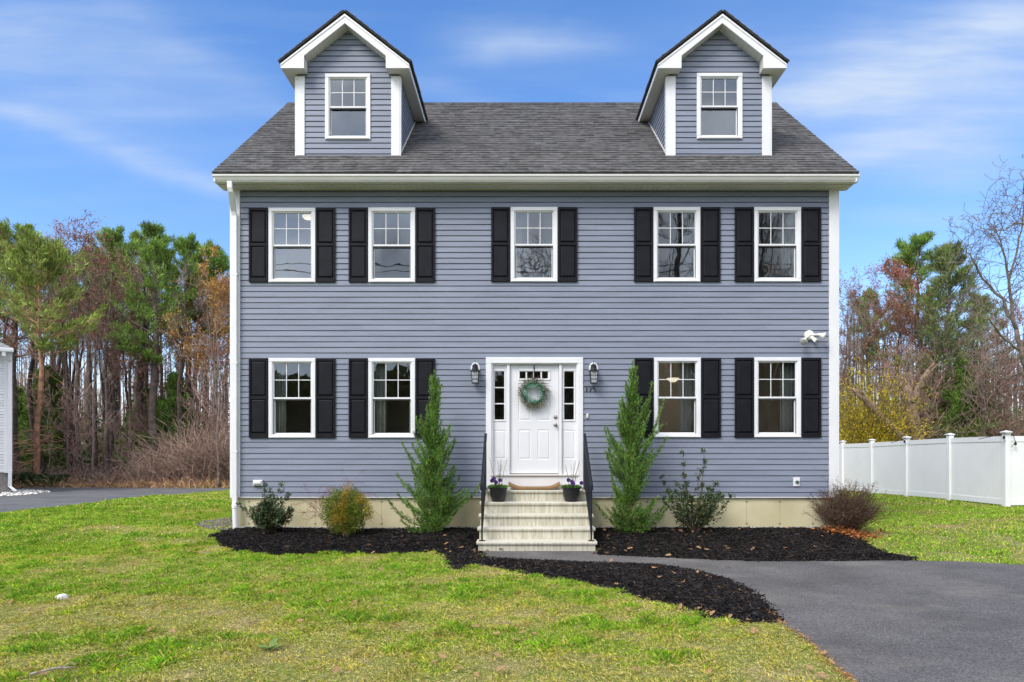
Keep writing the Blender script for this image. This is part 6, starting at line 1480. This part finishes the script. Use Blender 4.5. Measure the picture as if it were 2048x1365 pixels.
# ================================================================== across the street (seen in the window reflections)
def place_xy(meshes, name, label, cat, x, y, k, group=None, rz=0):
    o = thing(name, label, cat, (x, y, float(gz(x, y))-.05), group, rz); o.scale = (k, k, k)
    for nm_, me in meshes.items(): link(nm_, me, o, local=True)
bigT = bare_tree(31, 15, .30, .22, .36, 4, prob=.8, nb=16, rmin=.012, twigc=(1,1,1), trunkc=(1,1,1))
gq = 'bare trees across the street reflected in the windows'
for i, (x, y, k) in enumerate([(8.5,-24,1.0),(14.5,-27,1.05),(2.5,-29,.95),(20,-30,1.0),(.2,-24.5,.72)]):
    place_xy(bigT, 'bare_tree', 'leafless tree across the street, seen only as a reflection in the right hand windows', 'bare tree', x, y, k, gq, i*1.3)
for i in range(22):
    x = -46+i*4.6+R.uniform(-1.5, 1.5); place_xy(R.choice((pA, pB, pY)) , 'pine_tree', 'pine in the line across the street, seen only reflected in the windows', 'pine tree', x, -52+R.uniform(-5, 5), R.uniform(.40, .62)*(1.0 if x < 2 else 1.5), 'pines across the street')
rng = np.random.default_rng(110); m = 60000; x = rng.uniform(-60, 60, m); V = leafpolys(np.stack([x, rng.uniform(-60, -46, m), rng.random(m)**.8*(8.2+7*sst(-4, 8, x))*(.85+.3*vnoise(x*.3, x*0, 3))], 1), rng.normal(size=(m, 3)), rng.uniform(.6, 1.2, m), rng.uniform(.4, .8, m), rng)
link('far_treeline', polys(V, 4, NEED, 'far_treeline', rng.uniform(.3, .9, (m, 1))*np.array([[1.1,.7,.8]])), kind='stuff', label='dark low treeline across the street seen only in reflections', cat='woods')
wi = thing('utility_wires', 'sagging black utility wires across the street, seen only reflected in the upstairs windows', 'wires', (0, -22, 0))
for k, z_ in enumerate((8.9, 9.6, 11.3, 11.9, 12.3)):
    mb = MB(); mb.tube([(x, -22-.4*k, z_-1.0+1.0*(x/36)**2+.06*math.sin(x*.4+k)) for x in np.linspace(-36, 36, 30)], .022, 5); mb.build('wire', IRON, wi)
# ================================================================== world, sun, camera
w = bpy.data.worlds.new('World'); scene.world = w; w.use_nodes = True; nt = w.node_tree; L = nt.links.new
for n_ in list(nt.nodes): nt.nodes.remove(n_)
out = nt.nodes.new('ShaderNodeOutputWorld'); bg = nt.nodes.new('ShaderNodeBackground'); L(bg.outputs[0], out.inputs[0])
SUN_EL, SUN_AZ = 46, 220        # azimuth clockwise from +Y
sky = nt.nodes.new('ShaderNodeTexSky'); sky.sky_type = 'NISHITA'; sky.sun_disc = False; sky.sun_elevation = math.radians(SUN_EL); sky.sun_rotation = math.radians(SUN_AZ); sky.altitude = 200; sky.air_density = 1.0; sky.dust_density = .6; sky.ozone_density = 3.0
SKYS = .15
tc = nt.nodes.new('ShaderNodeTexCoord'); sp = nt.nodes.new('ShaderNodeSeparateXYZ'); L(tc.outputs['Generated'], sp.inputs[0])
def M(op, a, b_=None, c=None, clamp=False):
    n = nt.nodes.new('ShaderNodeMath'); n.operation = op; n.use_clamp = clamp
    for i, v in enumerate((a, b_, c)):
        if v is None: continue
        if isinstance(v, (int, float)): n.inputs[i].default_value = v
        else: L(v, n.inputs[i])
    return n.outputs[0]
X_, Y_, Z_ = sp.outputs
yy = M('MAXIMUM', Y_, .05); u = M('DIVIDE', X_, yy); v = M('DIVIDE', Z_, yy)
cb = nt.nodes.new('ShaderNodeCombineXYZ'); L(u, cb.inputs[0]); L(v, cb.inputs[1])
nz = nt.nodes.new('ShaderNodeTexNoise'); nz.inputs['Scale'].default_value = 3.2; nz.inputs['Detail'].default_value = 5; L(cb.outputs[0], nz.inputs['Vector'])
sn = nt.nodes.new('ShaderNodeSeparateColor'); L(nz.outputs['Color'], sn.inputs[0])
uw = M('ADD', u, M('MULTIPLY', M('SUBTRACT', sn.outputs[0], .5), .16)); vw = M('ADD', v, M('MULTIPLY', M('SUBTRACT', sn.outputs[1], .5), .07))
mp = nt.nodes.new('ShaderNodeMapping'); mp.inputs['Scale'].default_value = (2.2, 13, 1); mp.inputs['Rotation'].default_value = (0, 0, .12); L(cb.outputs[0], mp.inputs[0])
st2 = nt.nodes.new('ShaderNodeTexNoise'); st2.inputs['Scale'].default_value = 1.4; st2.inputs['Detail'].default_value = 7; st2.inputs['Roughness'].default_value = .55; L(mp.outputs[0], st2.inputs['Vector'])
tot = None
for (px, py, a, b_, ang, s) in [(60,232,170,18,14,.24),(270,315,190,16,20,.26),(400,372,110,13,16,.24),(150,180,260,80,15,.36),(90,60,200,60,10,.30),(380,120,160,30,30,.18),(1040,88,105,26,2,.50),(910,190,90,24,10,.22),
                                (1640,190,190,46,-10,.48),(1800,110,240,65,-14,.50),(1990,60,170,80,-20,.58),(1930,235,230,55,-14,.62),(1960,330,130,34,-3,.50),(1860,430,130,15,-2,.34),(1730,300,110,26,-12,.25),(1420,60,260,60,-10,.12)]:
    u0, v0 = (px-VX)/F, (VY-py)/F; c, sn_ = math.cos(math.radians(-ang)), math.sin(math.radians(-ang)); du = M('SUBTRACT', uw, u0); dv = M('SUBTRACT', vw, v0)
    p_ = M('MULTIPLY', M('ADD', M('MULTIPLY', du, c), M('MULTIPLY', dv, sn_)), F/a/1.0); q_ = M('MULTIPLY', M('SUBTRACT', M('MULTIPLY', dv, c), M('MULTIPLY', du, sn_)), F/b_/1.0)
    g_ = M('MULTIPLY', M('EXPONENT', M('MULTIPLY', M('ADD', M('MULTIPLY', p_, p_), M('MULTIPLY', q_, q_)), -.55)), s); tot = g_ if tot is None else M('ADD', tot, g_)
front = M('MULTIPLY', M('MULTIPLY', tot, M('MAXIMUM', M('MULTIPLY_ADD', st2.outputs['Fac'], 2.2, -.25), .1)), M('GREATER_THAN', Y_, .05))
base = M('MULTIPLY', M('SUBTRACT', st2.outputs['Fac'], .5, None, True), .35)
# cumulus-like cover behind the camera
n3 = nt.nodes.new('ShaderNodeTexNoise'); n3.inputs['Scale'].default_value = 3.0; n3.inputs['Detail'].default_value = 7; L(tc.outputs['Generated'], n3.inputs['Vector'])
cov = M('MULTIPLY', M('MULTIPLY_ADD', Y_, -2.6, .80, True), M('MULTIPLY_ADD', n3.outputs['Fac'], 4.0, -1.25, True))
hz = M('MULTIPLY', M('POWER', M('SUBTRACT', 1.0, M('ABSOLUTE', Z_), None, True), 16.0), .60)
fac = M('MAXIMUM', cov, hz, None, True)
fac = M('MINIMUM', fac, .92)
hs = nt.nodes.new('ShaderNodeHueSaturation'); hs.inputs['Saturation'].default_value = 1.22; hs.inputs['Value'].default_value = 1.0; L(sky.outputs[0], hs.inputs['Color'])
mx = nt.nodes.new('ShaderNodeMix'); mx.data_type = 'RGBA'; L(fac, mx.inputs[0])
n4 = nt.nodes.new('ShaderNodeTexNoise'); n4.inputs['Scale'].default_value = 7.0; n4.inputs['Detail'].default_value = 6; L(tc.outputs['Generated'], n4.inputs['Vector'])
gr_ = M('MULTIPLY_ADD', n4.outputs['Fac'], 3.0, -.55); gr_ = M('MINIMUM', M('MAXIMUM', gr_, .45), 1.45)
cc = nt.nodes.new('ShaderNodeCombineColor'); L(M('MULTIPLY', gr_, 6.2), cc.inputs[0]); L(M('MULTIPLY', gr_, 6.4), cc.inputs[1]); L(M('MULTIPLY', gr_, 6.9), cc.inputs[2]); L(cc.outputs[0], mx.inputs[7])
mx.inputs[7].default_value = (6.2, 6.4, 6.9, 1)
m0_ = nt.nodes.new('ShaderNodeMix'); m0_.data_type = 'RGBA'; m0_.blend_type = 'MULTIPLY'; m0_.inputs[0].default_value = 1; L(hs.outputs[0], m0_.inputs[6]); m0_.inputs[7].default_value = (.93, .84, .89, 1)
m1_ = nt.nodes.new('ShaderNodeMix'); m1_.data_type = 'RGBA'; L(M('MINIMUM', M('ADD', front, base), .95), m1_.inputs[0]); L(m0_.outputs[2], m1_.inputs[6]); m1_.inputs[7].default_value = (2.15, 2.6, 3.35, 1)
L(m1_.outputs[2], mx.inputs[6])
L(mx.outputs[2], bg.inputs[0]); bg.inputs[1].default_value = SKYS
sl = bpy.data.lights.new('sun', 'SUN'); sl.energy = 1.5; sl.angle = math.radians(24); sl.color = (1, .945, .87); so = bpy.data.objects.new('sun', sl); COL.objects.link(so)
az, el = math.radians(SUN_AZ), math.radians(SUN_EL); sv = Vector((math.sin(az)*math.cos(el), math.cos(az)*math.cos(el), math.sin(el))); so.rotation_euler = sv.to_track_quat('Z', 'Y').to_euler(); so.location = sv*60
cam = bpy.data.cameras.new('camera'); co = bpy.data.objects.new('camera', cam); COL.objects.link(co); co.location = (0, CY, ZC); co.rotation_euler = (PI/2, 0, 0)
cam.sensor_width = 36; cam.sensor_fit = 'HORIZONTAL'; cam.lens = F/2048*36; cam.shift_x = -(VX-1024)/2048; cam.shift_y = (VY-682.5)/2048; cam.clip_end = 3000; cam.clip_start = .05
scene.camera = co
vs = scene.view_settings; vs.view_transform = 'Standard'; vs.look = 'None'; vs.gamma = 1; vs.exposure = 0.95; vs.use_curve_mapping = False
scene.render.film_transparent = False
scene.cycles.max_bounces = 8; scene.cycles.transparent_max_bounces = 16
